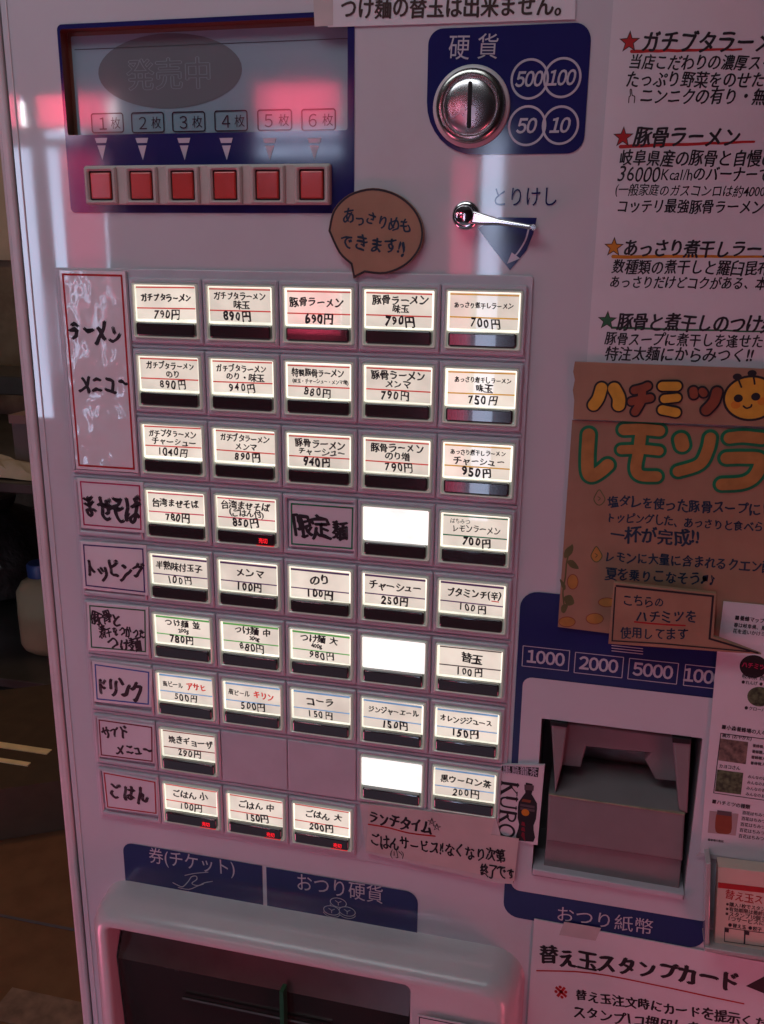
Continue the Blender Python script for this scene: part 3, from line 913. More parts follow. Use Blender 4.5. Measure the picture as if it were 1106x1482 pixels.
# ------------------------------------------------------------------ notes stuck on the machine
# speech bubble
hN = 0.0035
bub = smooth(MM('z2', [(40, 880), (60, 800), (120, 740), (210, 716), (300, 738), (370, 795), (402, 870), (392, 945), (340, 1010), (260, 1045), (180, 1040)], hN), n=4) + MM('z2', [(136, 1062), (125, 1008)], hN) + smooth(MM('z2', [(125, 1008), (80, 965), (40, 880)], hN), n=4)[1:-1]
mb = MB()
mb.slab(bub, 0.0004, hN, KRAFT2, 0.0)
mb.ring(inset(ccw(bub), 0.0002), inset(ccw(bub), 0.0014), hN + .0001, INK)
mb.text('あっさりめも', M('z2', 95, 820, hN), M('z2', 358, 860, hN), hN + .0001, INKN, em=0.0100, bold=0.035, jit=1.4)
mb.text('できます!!', M('z2', 85, 915, hN), M('z2', 335, 945, hN), hN + .0001, INKN, em=0.0100, bold=0.035, jit=1.2)
tag(mb.build('speech_bubble_note'), 'round brown cardboard speech bubble taped above the buttons', 'note')
# strip on top
mb = MB()
mb.slab(MM('z2', [(42, -120), (985, -120), (982, 75), (40, 105)]), 0.0006, 0.0009, PAPER)
mb.text('つけ麺の替玉は出来ません。', M('z2', 88, 32), M('z2', 975, 18), 0.0011, INKB, em=0.0128, bold=0.03, jit=0.15)
mb.slab(MM('z2', [(-20, -120), (60, -120), (60, 98), (-10, 104)]), 0.00095, 0.0010, TAPE)
tag(mb.build('notice_strip'), 'white paper strip with bold brown writing above the coin slot', 'notice')

# ramen poster
hP = 0.0012
mb = MB()
pxl, pxr = 0.2822, 0.445
mb.slab([(pxl, -0.045), (pxr, -0.045), (pxr, 0.1520), (pxl + .0004, 0.1520)], 0.0003, hP, PAPER)
def star(mb, c, r, m):
    def st(q): return [(c[0] + q * (1 if k % 2 == 0 else 0.42) * math.sin(k * math.pi / 5), c[1] + q * (1 if k % 2 == 0 else 0.42) * math.cos(k * math.pi / 5)) for k in range(10)]
    mb.poly(st(r), hP + .00008, INKB); mb.poly(st(r * 0.78), hP + .00012, m)
def ptext(t, x0, y0, x1, y1, em, bold=0.024, m=INK, jit=0.45):
    mb.text(t, M('z3', x0, y0, hP), M('z3', x1, y1, hP), hP + .0001, m, em=em, bold=bold, jit=jit, shear=0.14)
for (cx, cy, m) in ((195, 167, 'red'), (170, 545, 'red'), (133, 982, 'orange'), (107, 1273, 'green')):
    star(mb, M('z3', cx, cy, hP), 0.0056, INKS[m])
ptext('ガチブタラーメン', 245, 165, 850, 168, 0.0122, 0.034)
ptext('当店こだわりの濃厚スープ', 195, 245, 830, 252, 0.0092)
ptext('たっぷり野菜をのせた', 183, 314, 735, 318, 0.0092)
ptext('ニンニクの有り・無し', 238, 380, 800, 384, 0.0092)
ptext('豚骨ラーメン', 215, 542, 638, 545, 0.0120, 0.034)
ptext('岐阜県産の豚骨と自慢の', 155, 626, 780, 630, 0.0096)
ptext('36000', 150, 690, 320, 691, 0.0125, 0.004); ptext('Kcal/h', 320, 692, 448, 694, 0.0100, 0.004); ptext('のバーナーで', 448, 690, 760, 694, 0.0092)
ptext('(一般家庭のガスコンロは約4000', 138, 752, 735, 762, 0.0082, 0.008)
ptext('コッテリ最強豚骨ラーメン!', 145, 817, 745, 822, 0.0092)
ptext('あっさり煮干しラーメン', 172, 984, 850, 992, 0.0118, 0.034)
ptext('数種類の煮干しと羅臼昆布', 127, 1058, 760, 1066, 0.0092)
ptext('あっさりだけどコクがある、本格', 117, 1118, 790, 1128, 0.0092)
ptext('豚骨と煮干しのつけ麺', 147, 1278, 790, 1288, 0.0122, 0.034)
ptext('豚骨スープに煮干しを逢せた', 97, 1344, 730, 1356, 0.0088)
ptext('特注太麺にからみつく!!', 97, 1402, 690, 1412, 0.0088)
for x0, y0, x1, y1, m, w in ((204, 203, 640, 196, 'red', .0017), (160, 582, 690, 564, 'red', .0019), (130, 1020, 800, 1018, 'orange', .0019), (125, 1303, 800, 1318, 'green', .0013)):
    pts = [(x0 + (x1 - x0) * k / 12, y0 + (y1 - y0) * k / 12 + random.uniform(-2, 2)) for k in range(13)]
    mb.stroke(MM('z3', pts, hP), M and w, hP + .00006, INKS[m], w1=w * .6)
mb.stroke(smooth(MM('z3', [(192, 408), (194, 385), (199, 380), (198, 358), (203, 356), (206, 378), (216, 384), (214, 408)], hP), n=3), 0.0005, hP + .0001, INKB)
tag(mb.build('ramen_poster'), 'white handwritten poster with four coloured stars and underlined ramen names', 'poster')

# honey lemon poster
hH = 0.0022
mb = MB()
mb.slab([M('zb', 95, 296, hH), M('zb', 25, 1305, hH), M('zb', 285, 1338, hH), (0.445, M('zb', 285, 1338, hH)[1] + .002), (0.445, M('zb', 95, 296, hH)[1])], 0.0013, hH, KRAFT)
def strokes(mb, SS, h, mo, mi_, ws, edge):
    k = 0
    for S_, w in zip(SS, ws):
        P_ = smooth(MM('zb', S_, h), n=5) if len(S_) > 2 else MM('zb', S_, h)
        k += 1; mb.capsules(P_, w, h + .00006 + k * 6e-5, mo)
    for S_, m, w in zip(SS, mi_, ws):
        P_ = smooth(MM('zb', S_, h), n=5) if len(S_) > 2 else MM('zb', S_, h)
        k += 1; mb.capsules(P_, w - edge, h + .00006 + k * 6e-5, m)
LS = [[(176, 366), (170, 470), (172, 545), (190, 568), (230, 548), (268, 515)],
      [(348, 342), (430, 340), (520, 348)], [(335, 440), (430, 438), (518, 446)], [(432, 345), (420, 440), (405, 530), (430, 566), (505, 570)],
      [(625, 390), (632, 418)], [(768, 382), (755, 440), (715, 510), (612, 545)],
      [(862, 382), (930, 376), (1020, 385)], [(848, 480), (930, 478), (1010, 488), (990, 560), (930, 600), (825, 608)]]
strokes(mb, LS, hH, INKS['dgreen'], [INKS['mud']] * 8, [0.0108, 0.0100, 0.0088, 0.0098, 0.0112, 0.0098, 0.0100, 0.0104], 0.0036)
def btext(t, x0, y0, x1, y1, em, bold=0.034, m=INKN):
    mb.text(t, M('zb', x0, y0, hH), M('zb', x1, y1, hH), hH + .0001, m, em=em, bold=bold, jit=0.9)
btext('塩ダレを使った豚骨スープにし', 266, 690, 1075, 735, 0.0105)
btext('トッピングした、あっさりと食べられる', 262, 768, 1130, 825, 0.0100)
btext('一杯が完成!!', 275, 852, 715, 868, 0.0105)
btext('レモンに大量に含まれるクエン酸', 250, 958, 1080, 1012, 0.0102)
btext('夏を乗りこなそう♫♪', 258, 1040, 795, 1075, 0.0100)
def doodle(P_, w, m, closed=False, h=hH + .00008): mb.stroke(smooth(MM('zb', P_, hH), closed, 4), w, h, m, closed)
for cx, cy in ((227, 678), (213, 955)):
    L_ = [(cx - 26, cy + 5), (cx - 14, cy - 25), (cx, cy - 42), (cx + 14, cy - 25), (cx + 28, cy + 5), (cx + 10, cy + 30), (cx - 10, cy + 30)]
    if cy > 800: mb.poly(smooth(MM('zb', L_, hH), True, 4), hH + .00005, INKS['lemon'])
    doodle(L_, 0.0006, INKS['leaf'], True)
    doodle([(cx - 6, cy - 8), (cx + 5, cy), (cx - 4, cy + 10)], 0.0005, INKS['leaf'], h=hH + .0001)
doodle([(95, 905), (70, 980), (62, 1060), (50, 1140), (60, 1225)], 0.0009, INKS['leaf'])
for lf in ([(98, 905), (60, 930), (58, 970), (95, 945)], [(70, 985), (100, 980), (128, 1020), (90, 1015)], [(62, 1100), (35, 1070), (45, 1110), (60, 1125)], [(55, 1160), (90, 1150), (105, 1190), (70, 1200)], [(45, 1200), (75, 1195), (60, 1235), (42, 1230)]):
    mb.poly(smooth(MM('zb', lf, hH), True, 3), hH + .00011, INKS['leaf'])
for cx, cy, rx, ry in ((98, 1085, 26, 36), (205, 1265, 42, 26), (70, 1280, 40, 24), (265, 1185, 42, 22)):
    e = [(cx + rx * math.cos(t * .35), cy + ry * math.sin(t * .35)) for t in range(18)]
    mb.poly(MM('zb', e, hH), hH + .00003, INKS['lemon'])
    doodle(e[::2], 0.0005, INKS['rust'], True, hH + .00006)
honey = mb.build('honey_lemon_poster')
tag(honey, 'brown cardboard poster with big green outlined lemon ramen lettering and a bee', 'poster')
mb = MB()
hS = 0.0040
edge = [(108, 12), (100, 60), (108, 100), (98, 150), (105, 200), (102, 250), (100, 292)]
mb.slab(MM('zb', edge, hS) + [(0.445, M('zb', 700, 305, hS)[1]), (0.445, M('zb', 108, 12, hS)[1])], 0.0024, hS, KRAFT2)
hS_ = hS
BS = [[(238, 140), (222, 190), (200, 222)], [(300, 142), (322, 185), (322, 222)],
      [(400, 150), (440, 140), (462, 130)], [(385, 205), (430, 195), (475, 188)], [(435, 150), (432, 200), (402, 255)],
      [(535, 130), (605, 130)], [(545, 192), (605, 186)], [(535, 245), (600, 258)],
      [(685, 152), (688, 172)], [(728, 155), (736, 165)], [(800, 158), (785, 205), (748, 246)]]
Y_, R2 = INKS['yellow'], INKS['rust']
strokes(mb, BS, hS, INK, [Y_, Y_, R2, R2, R2, Y_, Y_, Y_, R2, R2, R2], [.0086, .0090, .0066, .0066, .0066, .0072, .0068, .0074, .0066, .0062, .0076], 0.0022)
bc = M('zb', 965, 190, hS)
mb.poly(ell(bc[0], bc[1], 0.0146, 0.0128, 40), hS + .0001, INK)
mb.poly(ell(bc[0], bc[1], 0.0133, 0.0115, 40), hS + .00015, Y_)
for px, py in ((905, 190), (990, 182)):
    e = M('zb', px, py, hS); mb.poly(ell(e[0], e[1], 0.0024, 0.0022, 20), hS + .0002, INK)
for px, py in ((892, 222), (1022, 205)):
    e = M('zb', px, py, hS); mb.poly(ell(e[0], e[1], 0.0026, 0.0022, 20), hS + .00018, INKS['orange'])
mb.stroke(smooth(MM('zb', [(930, 228), (945, 238), (965, 232), (970, 222)], hS), n=4), 0.0010, hS + .0002, INK)
for P_ in ([(920, 135), (908, 105), (900, 85)], [(985, 120), (980, 90), (972, 68)]):
    mb.stroke(smooth(MM('zb', P_, hS), n=3), 0.0010, hS + .00022, INK)
    e = M('zb', P_[-1][0], P_[-1][1], hS); mb.poly(ell(e[0], e[1], 0.0024, 0.0018, 16), hS + .00025, INK)
hs_ob = mb.build('header_strip', honey)

# cardboard arrow tag
hT = 0.012
mb = MB()
tagp = MM('zb', [(300, 1088), (798, 1143), (785, 1352), (1018, 1440), (900, 1432), (272, 1388)], hT)
mb.slab(tagp, hT - 0.0035, hT, KRAFT2, 0.0004, back=True)
mb.stroke(MM('zb', [(312, 1105), (782, 1155), (765, 1362), (1000, 1432)], hT), 0.0012, hT + .0001, INK)
mb.stroke(MM('zb', [(306, 1112), (290, 1372), (520, 1385), (960, 1425)], hT), 0.0008, hT + .00014, INK)
mb.text('こちらの', M('zb', 342, 1172, hT), M('zb', 545, 1186, hT), hT + .0001, INKN, em=0.0108, bold=0.02, jit=0.9)
mb.text('ハチミツを', M('zb', 405, 1250, hT), M('zb', 708, 1258, hT), hT + .0001, INKN, em=0.0112, bold=0.03, jit=0.9)
mb.text('使用してます', M('zb', 328, 1330, hT), M('zb', 662, 1342, hT), hT + .0001, INKN, em=0.0112, bold=0.024, jit=0.9)
mb.stroke(MM('zb', [(400, 1280), (480, 1288), (560, 1294), (645, 1298)], hT), 0.0010, hT + .0001, INKS['red'])
mb.box(0.325, 0.335, -(hT - .0034), -0.0024, -0.205, -0.195, TAPE)
tag(mb.build('arrow_tag'), 'brown cardboard tag with black border pointing right, below the honey lemon poster', 'tag')

# leaflet
hL = 0.0030
PHG = mat('printed_green_photo', (0.07, 0.10, 0.045), 0.4, 0.4, 0.8, 350, coat=0.5)
PHB = mat('printed_brown_photo', (0.16, 0.115, 0.09), 0.4, 0.4, 0.7, 260, coat=0.5)
GTXT = mat('grey_small_print', (0.10, 0.07, 0.08), 0.5, 0.3)
FILM = mat('sleeve_film', (0.56, 0.47, 0.50), 0.15, 0.5, 0.04, 20, coat=1.0, crough=0.06, bump=0.0003, bs=20)
mb = MB()
lx = M('zn', 905, 560, hL)[0]
mb.slab([M('zn', 938, 88, hL), M('zn', 912, 300, hL), M('zn', 893, 500, hL), M('zn', 870, 760, hL), M('zn', 842, 1130, hL), M('zn', 1110, 1170, hL), (0.47, M('zn', 842, 1130, hL)[1] - .004), (0.47, M('zn', 938, 88, hL)[1])], 0.0016, hL, PAPER)
def ltext(t, x0, y0, x1, y1, em, b=0.02, m=INK): mb.text(t, M('zn', x0, y0, hL), M('zn', x1, y1, hL), hL + .0001, m, em=em, bold=b)
ltext('■養蜂マップ', 985, 153, 1108, 168, 0.0058, 0.03)
ltext('春は岐阜県、夏は長野県', 980, 183, 1190, 208, 0.0042); ltext('花を追いかけミツバチと', 976, 208, 1190, 232, 0.0042)
for px, py, rx, m in ((1062, 357, 0.0078, BLACK), (1086, 482, 0.0068, PHG)):
    c = M('zn', px, py, hL); mb.poly(ell(c[0], c[1], rx, rx * .95, 32), hL + .0001, m)
c = M('zn', 1062, 352, hL); mb.text('ハチミツ', (c[0] - .0066, c[1]), (c[0] + .0066, c[1] - .0005), hL + .0002, INKS['pink'], em=0.006, bold=0.05)
ltext('岐阜県 西部', 1014, 395, 1130, 408, 0.0042); ltext('●れんげ ●アカシア', 1012, 420, 1170, 438, 0.0042); ltext('●クローバー', 1024, 527, 1130, 540, 0.0042)
ltext('■小森養蜂場の人々', 930, 606, 1115, 634, 0.0062, 0.03)
o = [M('zn', 925, 632, hL), M('zn', 1200, 668, hL), M('zn', 1190, 925, hL), M('zn', 895, 882, hL)]
mb.ring(ccw(o), inset(ccw(o), 0.0005), hL + .0001, INK)
ltext('親方 (おやかた)', 932, 641, 1055, 656, 0.0044, 0.03); ltext('カヨコさん', 918, 768, 1008, 779, 0.0044, 0.03)
mb.poly([M('zn', x, y, hL) for x, y in ((925, 655), (1040, 670), (1030, 762), (916, 746))], hL + .0001, PHB)
mb.poly([M('zn', x, y, hL) for x, y in ((912, 784), (1020, 798), (1010, 888), (902, 874))], hL + .0001, PHG)
for y in range(4):
    ltext('養蜂職人として五十年余り', 1058 - 3 * y, 684 + 24 * y, 1235, 707 + 24 * y, 0.0044)
    ltext('みんなのおかあさん役です', 1038 - 3 * y, 812 + 24 * y, 1225, 838 + 24 * y, 0.0044)
ltext('■ハチミツの種類', 890, 915, 1048, 940, 0.0062, 0.03)
mb.poly([M('zn', x, y, hL) for x, y in ((880, 955), (1000, 968), (988, 1058), (872, 1046))], hL + .0001, mat('pale_print', (0.36, 0.29, 0.29), 0.4))
jar = smooth([M('zn', x, y, hL) for x, y in ((918, 958), (965, 962), (972, 985), (968, 1045), (935, 1050), (905, 1040), (905, 985))], True, 3)
mb.poly(jar, hL + .00015, INKS['rust'])
mb.poly([M('zn', x, y, hL) for x, y in ((912, 952), (972, 960), (970, 978), (910, 970))], hL + .0002, GTXT)
for y in range(5): ltext('百花はちみつ いろいろな花の', 1015 - 4 * y, 962 + 24 * y, 1240, 992 + 24 * y, 0.0046)
ltext('養蜂場の瓶詰', 872, 1074, 938, 1082, 0.0034)
mb.slab([M('zn', x, y, hL) for x, y in ((822, 500 + 640), (842, 1128), (1200, 1185), (1200, 1215))], 0.0026, hL + .0002, FILM)
tag(mb.build('honey_leaflet'), 'white printed leaflet with small photos in a clear sleeve, right of the banknote slot', 'leaflet')

# black tea advertising card
hK = 0.0030
WCARD = mat('white_card', (0.66, 0.58, 0.62), 0.3, 0.5, 0.03, 25, coat=0.4)
mb = MB()
kq = MM('zn', [(15, 765), (196, 768), (166, 1098), (-4, 1064)], hK)
mb.slab(kq, 0.0007, hK, WCARD)
mb.poly(MM('zn', [(18, 768), (172, 776), (168, 816), (16, 792)], hK), hK + .0001, INK)
mb.text('黒烏龍茶', M('zn', 20, 782, hK), M('zn', 168, 796, hK), hK + .0002, WPRINT, em=0.0112, bold=0.015)
# KURO in tall roman letters, turned clockwise
k0, k1 = M('zn', 52, 832, hK), M('zn', 36, 1066, hK)
K0, K1 = Vector(k0), Vector(k1); dd = (K1 - K0); kl = dd.length; dd.normalize(); uu = Vector((-dd.y, dd.x))
def roman(strokes_, off, wid, hgt=0.0105):
    for i, (P_, w) in enumerate(strokes_):
        pts = [tuple(K0 + dd * (off + x * wid) + uu * ((y - .5) * hgt)) for x, y in P_]
        if len(pts) > 3: pts = smooth(pts, n=5)
        mb.stroke(pts, w, hK + .0001 + i * 2e-5, INK)
lw = kl / 4
roman([([(.2, 0), (.2, 1)], .0022), ([(.8, 1), (.22, .45)], .0008), ([(.38, .6), (.88, 0)], .0022), ([(.08, 0), (.34, 0)], .0007), ([(.08, 1), (.34, 1)], .0007), ([(.68, 1), (.94, 1)], .0007), ([(.74, 0), (1, 0)], .0007)], 0, lw)
roman([([(.18, 1), (.18, .35), (.28, .08), (.52, 0), (.74, .1), (.82, .35), (.82, 1)], .0014), ([(.18, 1), (.18, .4)], .0022), ([(.04, 1), (.34, 1)], .0007), ([(.7, 1), (.94, 1)], .0007)], lw, lw)
roman([([(.2, 0), (.2, 1)], .0022), ([(.2, 1), (.5, 1), (.74, .88), (.74, .66), (.5, .5), (.22, .5)], .0013), ([(.45, .5), (.88, 0)], .0020), ([(.06, 0), (.36, 0)], .0007), ([(.76, 0), (1, 0)], .0007)], 2 * lw, lw)
pts = [tuple(K0 + dd * (3 * lw + (.52 + .42 * math.cos(t * .2618)) * lw) + uu * (.48 * math.sin(t * .2618) * .0105)) for t in range(24)]
mb.stroke(pts, 0.0016, hK + .0001, INK, closed=True)
half = [(0, 838, 14), (0, 866, 16), (0, 880, 13), (0, 896, 24), (0, 918, 38), (0, 940, 40), (0, 985, 38), (0, 1010, 30), (0, 1030, 32), (0, 1060, 40), (0, 1078, 34)]
bl = [(132 - 0.07 * (y - 838) - w, y) for _, y, w in half]; br = [(132 - 0.07 * (y - 838) + w, y + 6) for _, y, w in half]
mb.poly(MM('zn', bl + br[::-1], hK), hK + .0001, INK)
mb.poly(MM('zn', [(112, 846), (152, 850), (150, 872), (112, 868)], hK), hK + .00015, GTXT)
mb.poly(MM('zn', [(106, 905), (140, 912), (136, 922), (100, 916)], hK), hK + .00015, INKS['rust'])
for y in (1000, 1022, 1044): mb.poly(MM('zn', [(102, y), (112, y + 2), (116, y + 40 if y > 1040 else y + 20), (98, y + 14)], hK), hK + .00015, INKS['maroon'])
for y in (925, 940): mb.poly(MM('zn', [(95, y), (155, y + 10), (154, y + 20), (95, y + 10)], hK), hK + .00015 + y * 1e-8, GTXT)
c = M('zn', 116, 962, hK); mb.poly(ell(c[0], c[1], 0.0026, 0.0026, 18), hK + .0002, INKS['orange'])
tag(mb.build('tea_card'), 'small white card with KURO lettering and a dark bottle beside the banknote slot', 'card')

# lunch notice
hU = 0.0046
mb = MB()
mb.slab(MM('z9', [(352, 590), (926, 655), (1000, 930), (930, 925), (378, 798)], hU), 0.0012, hU, TAPE)
mb.slab(MM('z9', [(390, 594), (920, 655), (905, 720), (1022, 738), (1002, 918), (380, 788)], hU), 0.0044, hU + .0002, mat('stained_notice_paper', (0.56, 0.44, 0.42), 0.35, 0.5, 0.06, 40, coat=0.8, crough=0.08, bump=0.0007, bs=45, stain=((0.38, 0.25, 0.20), 14, 0.55, 0.75, 0.5)))
hU2 = hU + .0003
mb.text('ランチタイム', M('z9', 388, 645, hU2), M('z9', 655, 695, hU2), hU2, INK, em=0.0160, mx=1.5, bold=0.05, jit=1.0)
star_c = M('z9', 668, 675, hU2)
for q in ((655, 668), (676, 690)):
    c = M('z9', *q, hU2); pts = [(c[0] + .0028 * math.sin(k * 2.513), c[1] + .0028 * math.cos(k * 2.513)) for k in range(5)]
    mb.stroke(pts + [pts[0]], 0.0005, hU2 + .0001, INK)
mb.stroke(smooth(MM('z9', [(388, 678), (470, 692), (560, 715), (668, 728)], hU2), n=4), 0.0011, hU2, INKS['red'])
mb.text('ごはんサービス!!なくなり次第', M('z9', 395, 742, hU2), M('z9', 968, 815, hU2), hU2 + .0001, INK, em=0.0175, bold=0.03, jit=1.2, mx=1.6)
mb.text('(小)', M('z9', 478, 796, hU2), M('z9', 538, 802, hU2), hU2 + .0001, INK, em=0.0080, bold=0.0, jit=1.0)
mb.text('終了です', M('z9', 858, 868, hU2), M('z9', 1005, 892, hU2), hU2 + .0001, INK, em=0.0190, bold=0.03, jit=1.2, mx=1.8)
tag(mb.build('lunch_notice'), 'stained pink paper notice reading ランチタイム taped below the lowest buttons', 'notice')

# stamp card poster
hQ = 0.0016
mb = MB()
sx0 = M('zs', 432, 142, hQ)[0]; sz1 = M('zs', 432, 142, hQ)[1]
mb.slab([(sx0, sz1 - .36), (0.47, sz1 - .36), (0.47, sz1 - .004), (sx0, sz1)], 0.0007, hQ, PAPER)
mb.text('替え玉スタンプカード', M('zs', 445, 243, hQ), M('zs', 1035, 325, hQ), hQ + .0001, INK, em=0.0225, bold=0.06, jit=0.8)
mb.stroke(smooth(MM('zs', [(440, 293), (600, 300), (800, 338), (940, 368), (1046, 390)], hQ), n=4), 0.0011, hQ + .0001, INKS['red'])
mb.text('※', M('zs', 488, 352, hQ), M('zs', 536, 354, hQ), hQ + .0001, INKS['red'], em=0.026, bold=0.012, jit=0.4)
mb.text('替え玉注文時にカードを提示ください', M('zs', 552, 362, hQ), M('zs', 1195, 458, hQ), hQ + .0001, INK, em=0.0165, bold=0.04, jit=0.9)
mb.text('スタンプ1コ押印します', M('zs', 545, 412, hQ), M('zs', 960, 470, hQ), hQ + .0001, INK, em=0.0155, bold=0.04, jit=0.9)
mb.poly(MM('zs', [(1052, 338), (1110, 308), (1200, 330), (1200, 400), (1108, 402), (1106, 360)], hQ), hQ + .0001, INK)
mb.slab(MM('zs', [(520, 150), (628, 168), (612, 205), (505, 188)], hQ), hQ, hQ + .0002, TAPE)
tag(mb.build('stamp_card_poster'), 'white poster with bold black stamp card heading under the banknote slot', 'poster')

# stamp card rack
rack_c = M('zs', 935, 240, 0.02)
stampr = empty('card_rack', (M('zs', 1000, 150, 0.0)[0], 0, M('zs', 1000, 150, 0.0)[1]))
tag(stampr, 'clear plastic rack holding cards, at the bottom right', 'card rack')
GLS = mat('clear_plastic', (0.85, 0.80, 0.80), 0.06, 0.5, 0.02, trans=1.0)
ACR = mat('scratched_acrylic', (0.42, 0.36, 0.36), 0.12, 0.6, 0.05, 80, coat=0.8)
mb = MB()
g = MM('zs', [(935, 148), (975, 150), (1250, 185), (1240, 290), (932, 236)], 0.020)
mb.slab(MM('zs', [(932, 225), (1250, 275), (1250, 290), (932, 238)], 0.020), 0.002, 0.020, ACR, 0.0008)
mb.slab(MM('zs', [(936, -20), (950, -22), (945, 232), (932, 230)], 0.018), 0.002, 0.018, ACR, 0.0006)
mb.build('rack_body', stampr)
mb = MB()
hc = 0.014
cq = [M('zs', x, y, hc) for x, y in ((972, -12), (1250, 22), (1240, 278), (960, 230))]
CARDP = mat('cream_stamp_card', (0.62, 0.46, 0.38), 0.4, 0.4, 0.04, 30)
mb.slab(cq, 0.004, hc, CARDP, 0.0004)
cards = mb
def ctext(t, x0, y0, x1, y1, em, m, b=0.02, j=0.0): mb.text(t, M('zs', x0, y0, hc), M('zs', x1, y1, hc), hc + .0001, m, em=em, bold=b, jit=j)
mb.poly([M('zs', x, y, hc) for x, y in ((971, 34), (1248, 66), (1247, 82), (970, 50))], hc + .0001, INKS['red'])
ctext('替え玉スタンプ', 992, 68, 1190, 102, 0.0135, INKS['red'], 0.015, 0.6)
for k, t in enumerate(('※購入1枚でスタンプ1個押印', '※有効期限は最終押印日まで', '※スタンプ10個で替え玉が', '1つサービスになります')):
    ctext(t, 994 - k + (8 if k == 3 else 0), 97 + 14 * k, 1175, 122 + 14 * k, 0.0050, INKB, 0.02)
ctext('●替え玉 ●餃子 ●メンマ', 1000, 158, 1160, 182, 0.0046, INK, 0.03)
for k in range(4):
    o = [M('zs', x, y, hc) for x, y in ((990 + 60 * k, 166 + 8 * k), (1050 + 60 * k, 174 + 8 * k), (1048 + 60 * k, 216 + 8 * k), (988 + 60 * k, 208 + 8 * k))]
    mb.ring(ccw(o), inset(ccw(o), 0.0005), hc + .0001 + k * 2e-5, INK)
    b_ = [M('zs', x, y, hc) for x, y in ((992 + 60 * k, 168 + 8 * k), (1003 + 60 * k, 170 + 8 * k), (1002 + 60 * k, 181 + 8 * k), (991 + 60 * k, 179 + 8 * k))]
    mb.poly(b_, hc + .00022, INK)
sc = mb.build('stamp_cards')
tag(sc, 'stack of cream stamp cards with a red band in the clear rack', 'stamp cards')

# sticker on the hood
mb = MB()
hh = 0.0372
sq = [M('zs', x, y, hh) for x, y in ((90, 424), (345, 474), (343, 560), (88, 520))]
mb.slab(sq, 0.0364, hh, WCARD)
mb.ring(inset(ccw(sq), 0.0010), inset(ccw(sq), 0.0017), hh + .0001, INKN)
tag(mb.build('sticker'), 'white bordered sticker on the right of the outlet hood', 'sticker')

# ------------------------------------------------------------------ kitchen behind, left of the machine
DKM = mat('dark_steel', (0.10, 0.085, 0.075), 0.35, 0.5, 0.2, 12, metal=0.6)  # dark, slightly mottled steel tone of the shelf unit
def bx(name, parent, P0, P1, y0, y1, m, bev=0.003):
    mb = MB(); a, b = at(*P0, y0), at(*P1, y0)
    mb.slab(rr(min(a.x, b.x), min(a.z, b.z), max(a.x, b.x), max(a.z, b.z), bev, 2), -y1, -y0, m, bev, back=True)
    return mb.build(name, parent)
yS = 1.05
z_up, z_lo = at(30, 700, yS).z, at(30, 985, yS).z
shelf = empty('steel_shelf', (-0.75, 1.3, FLOORZ))
tag(shelf, 'dark steel kitchen shelf unit behind the machine', 'shelf')
for z, nm in ((z_up, 'shelf_board'), (z_lo, 'shelf_board')):
    mb = MB(); mb.slab(rr(-1.6, z - 0.022, 0.1, z, 0.003, 2), -1.75, -yS, DKM, 0.003, back=True); mb.build(nm, shelf)
mb = MB(); zt_ = at(20, 545, 1.6).z
mb.slab(rr(-1.7, zt_ - 0.05, 0.1, zt_, 0.003, 2), -1.80, -1.6, DKM, 0.003, back=True); mb.build('shelf_board', shelf)
for x in (-1.58, 0.06):
    for y in (1.10, 1.70):
        mb = MB(); mb.box(x - .02, x + .02, y - .02, y + .02, FLOORZ, z_up - .023, DKM)
        mb.box(x - .0202, x + .0202, y - .0202, y + .0202, z_up + .001, zt_ - .051, DKM)
        mb.build('shelf_post', shelf)
# steel canister
a, b = at(16, 600, 1.15), at(75, 695, 1.15)
mb = MB()
cw = 0.16; cc = (a.x + cw / 2, 1.15 + cw / 2)
zb_, zt2 = z_up + .001, a.z
mb.box(cc[0] - cw / 2, cc[0] + cw / 2, cc[1] - cw / 2, cc[1] + cw / 2, zb_, zt2 - .018, mat('dull_tin', (0.16, 0.13, 0.12), 0.4, 0.5, 0.15, 10, metal=0.7))
mb.box(cc[0] - cw / 2 - .004, cc[0] + cw / 2 + .004, cc[1] - cw / 2 - .004, cc[1] + cw / 2 + .004, zt2 - .018, zt2, mat('red_tape', (0.17, 0.10, 0.09), 0.5))
tag(mb.build('tin_canister'), 'dull square tin with a reddish lid on the kitchen shelf', 'tin')
# cloth on the shelf
mb = MB()
c = at(14, 690, 1.10)
pts = [(c.x - .10 + .2 * k / 9, z_up + .002 + .035 * math.sin(math.pi * k / 9) ** 1.5 * (1 + .3 * math.sin(k * 2.1))) for k in range(10)]
vs = []
for j in range(6):
    for k, (x, z) in enumerate(pts):
        f = math.sin(math.pi * (j + .15) / 5.3)
        vs.append((x - .03 + .02 * math.sin(j * 1.7), 1.07 + .02 * j, z_up + .002 + (z - z_up - .002) * max(0.05, f)))
mb.add(vs, [(j * 10 + k, j * 10 + k + 1, j * 10 + k + 11, j * 10 + k + 10) for j in range(5) for k in range(9)], mat('pale_rag', (0.36, 0.30, 0.26), 0.9, 0.1))
tag(mb.build('rag'), 'pale crumpled rag on the kitchen shelf beside the tin', 'rag')
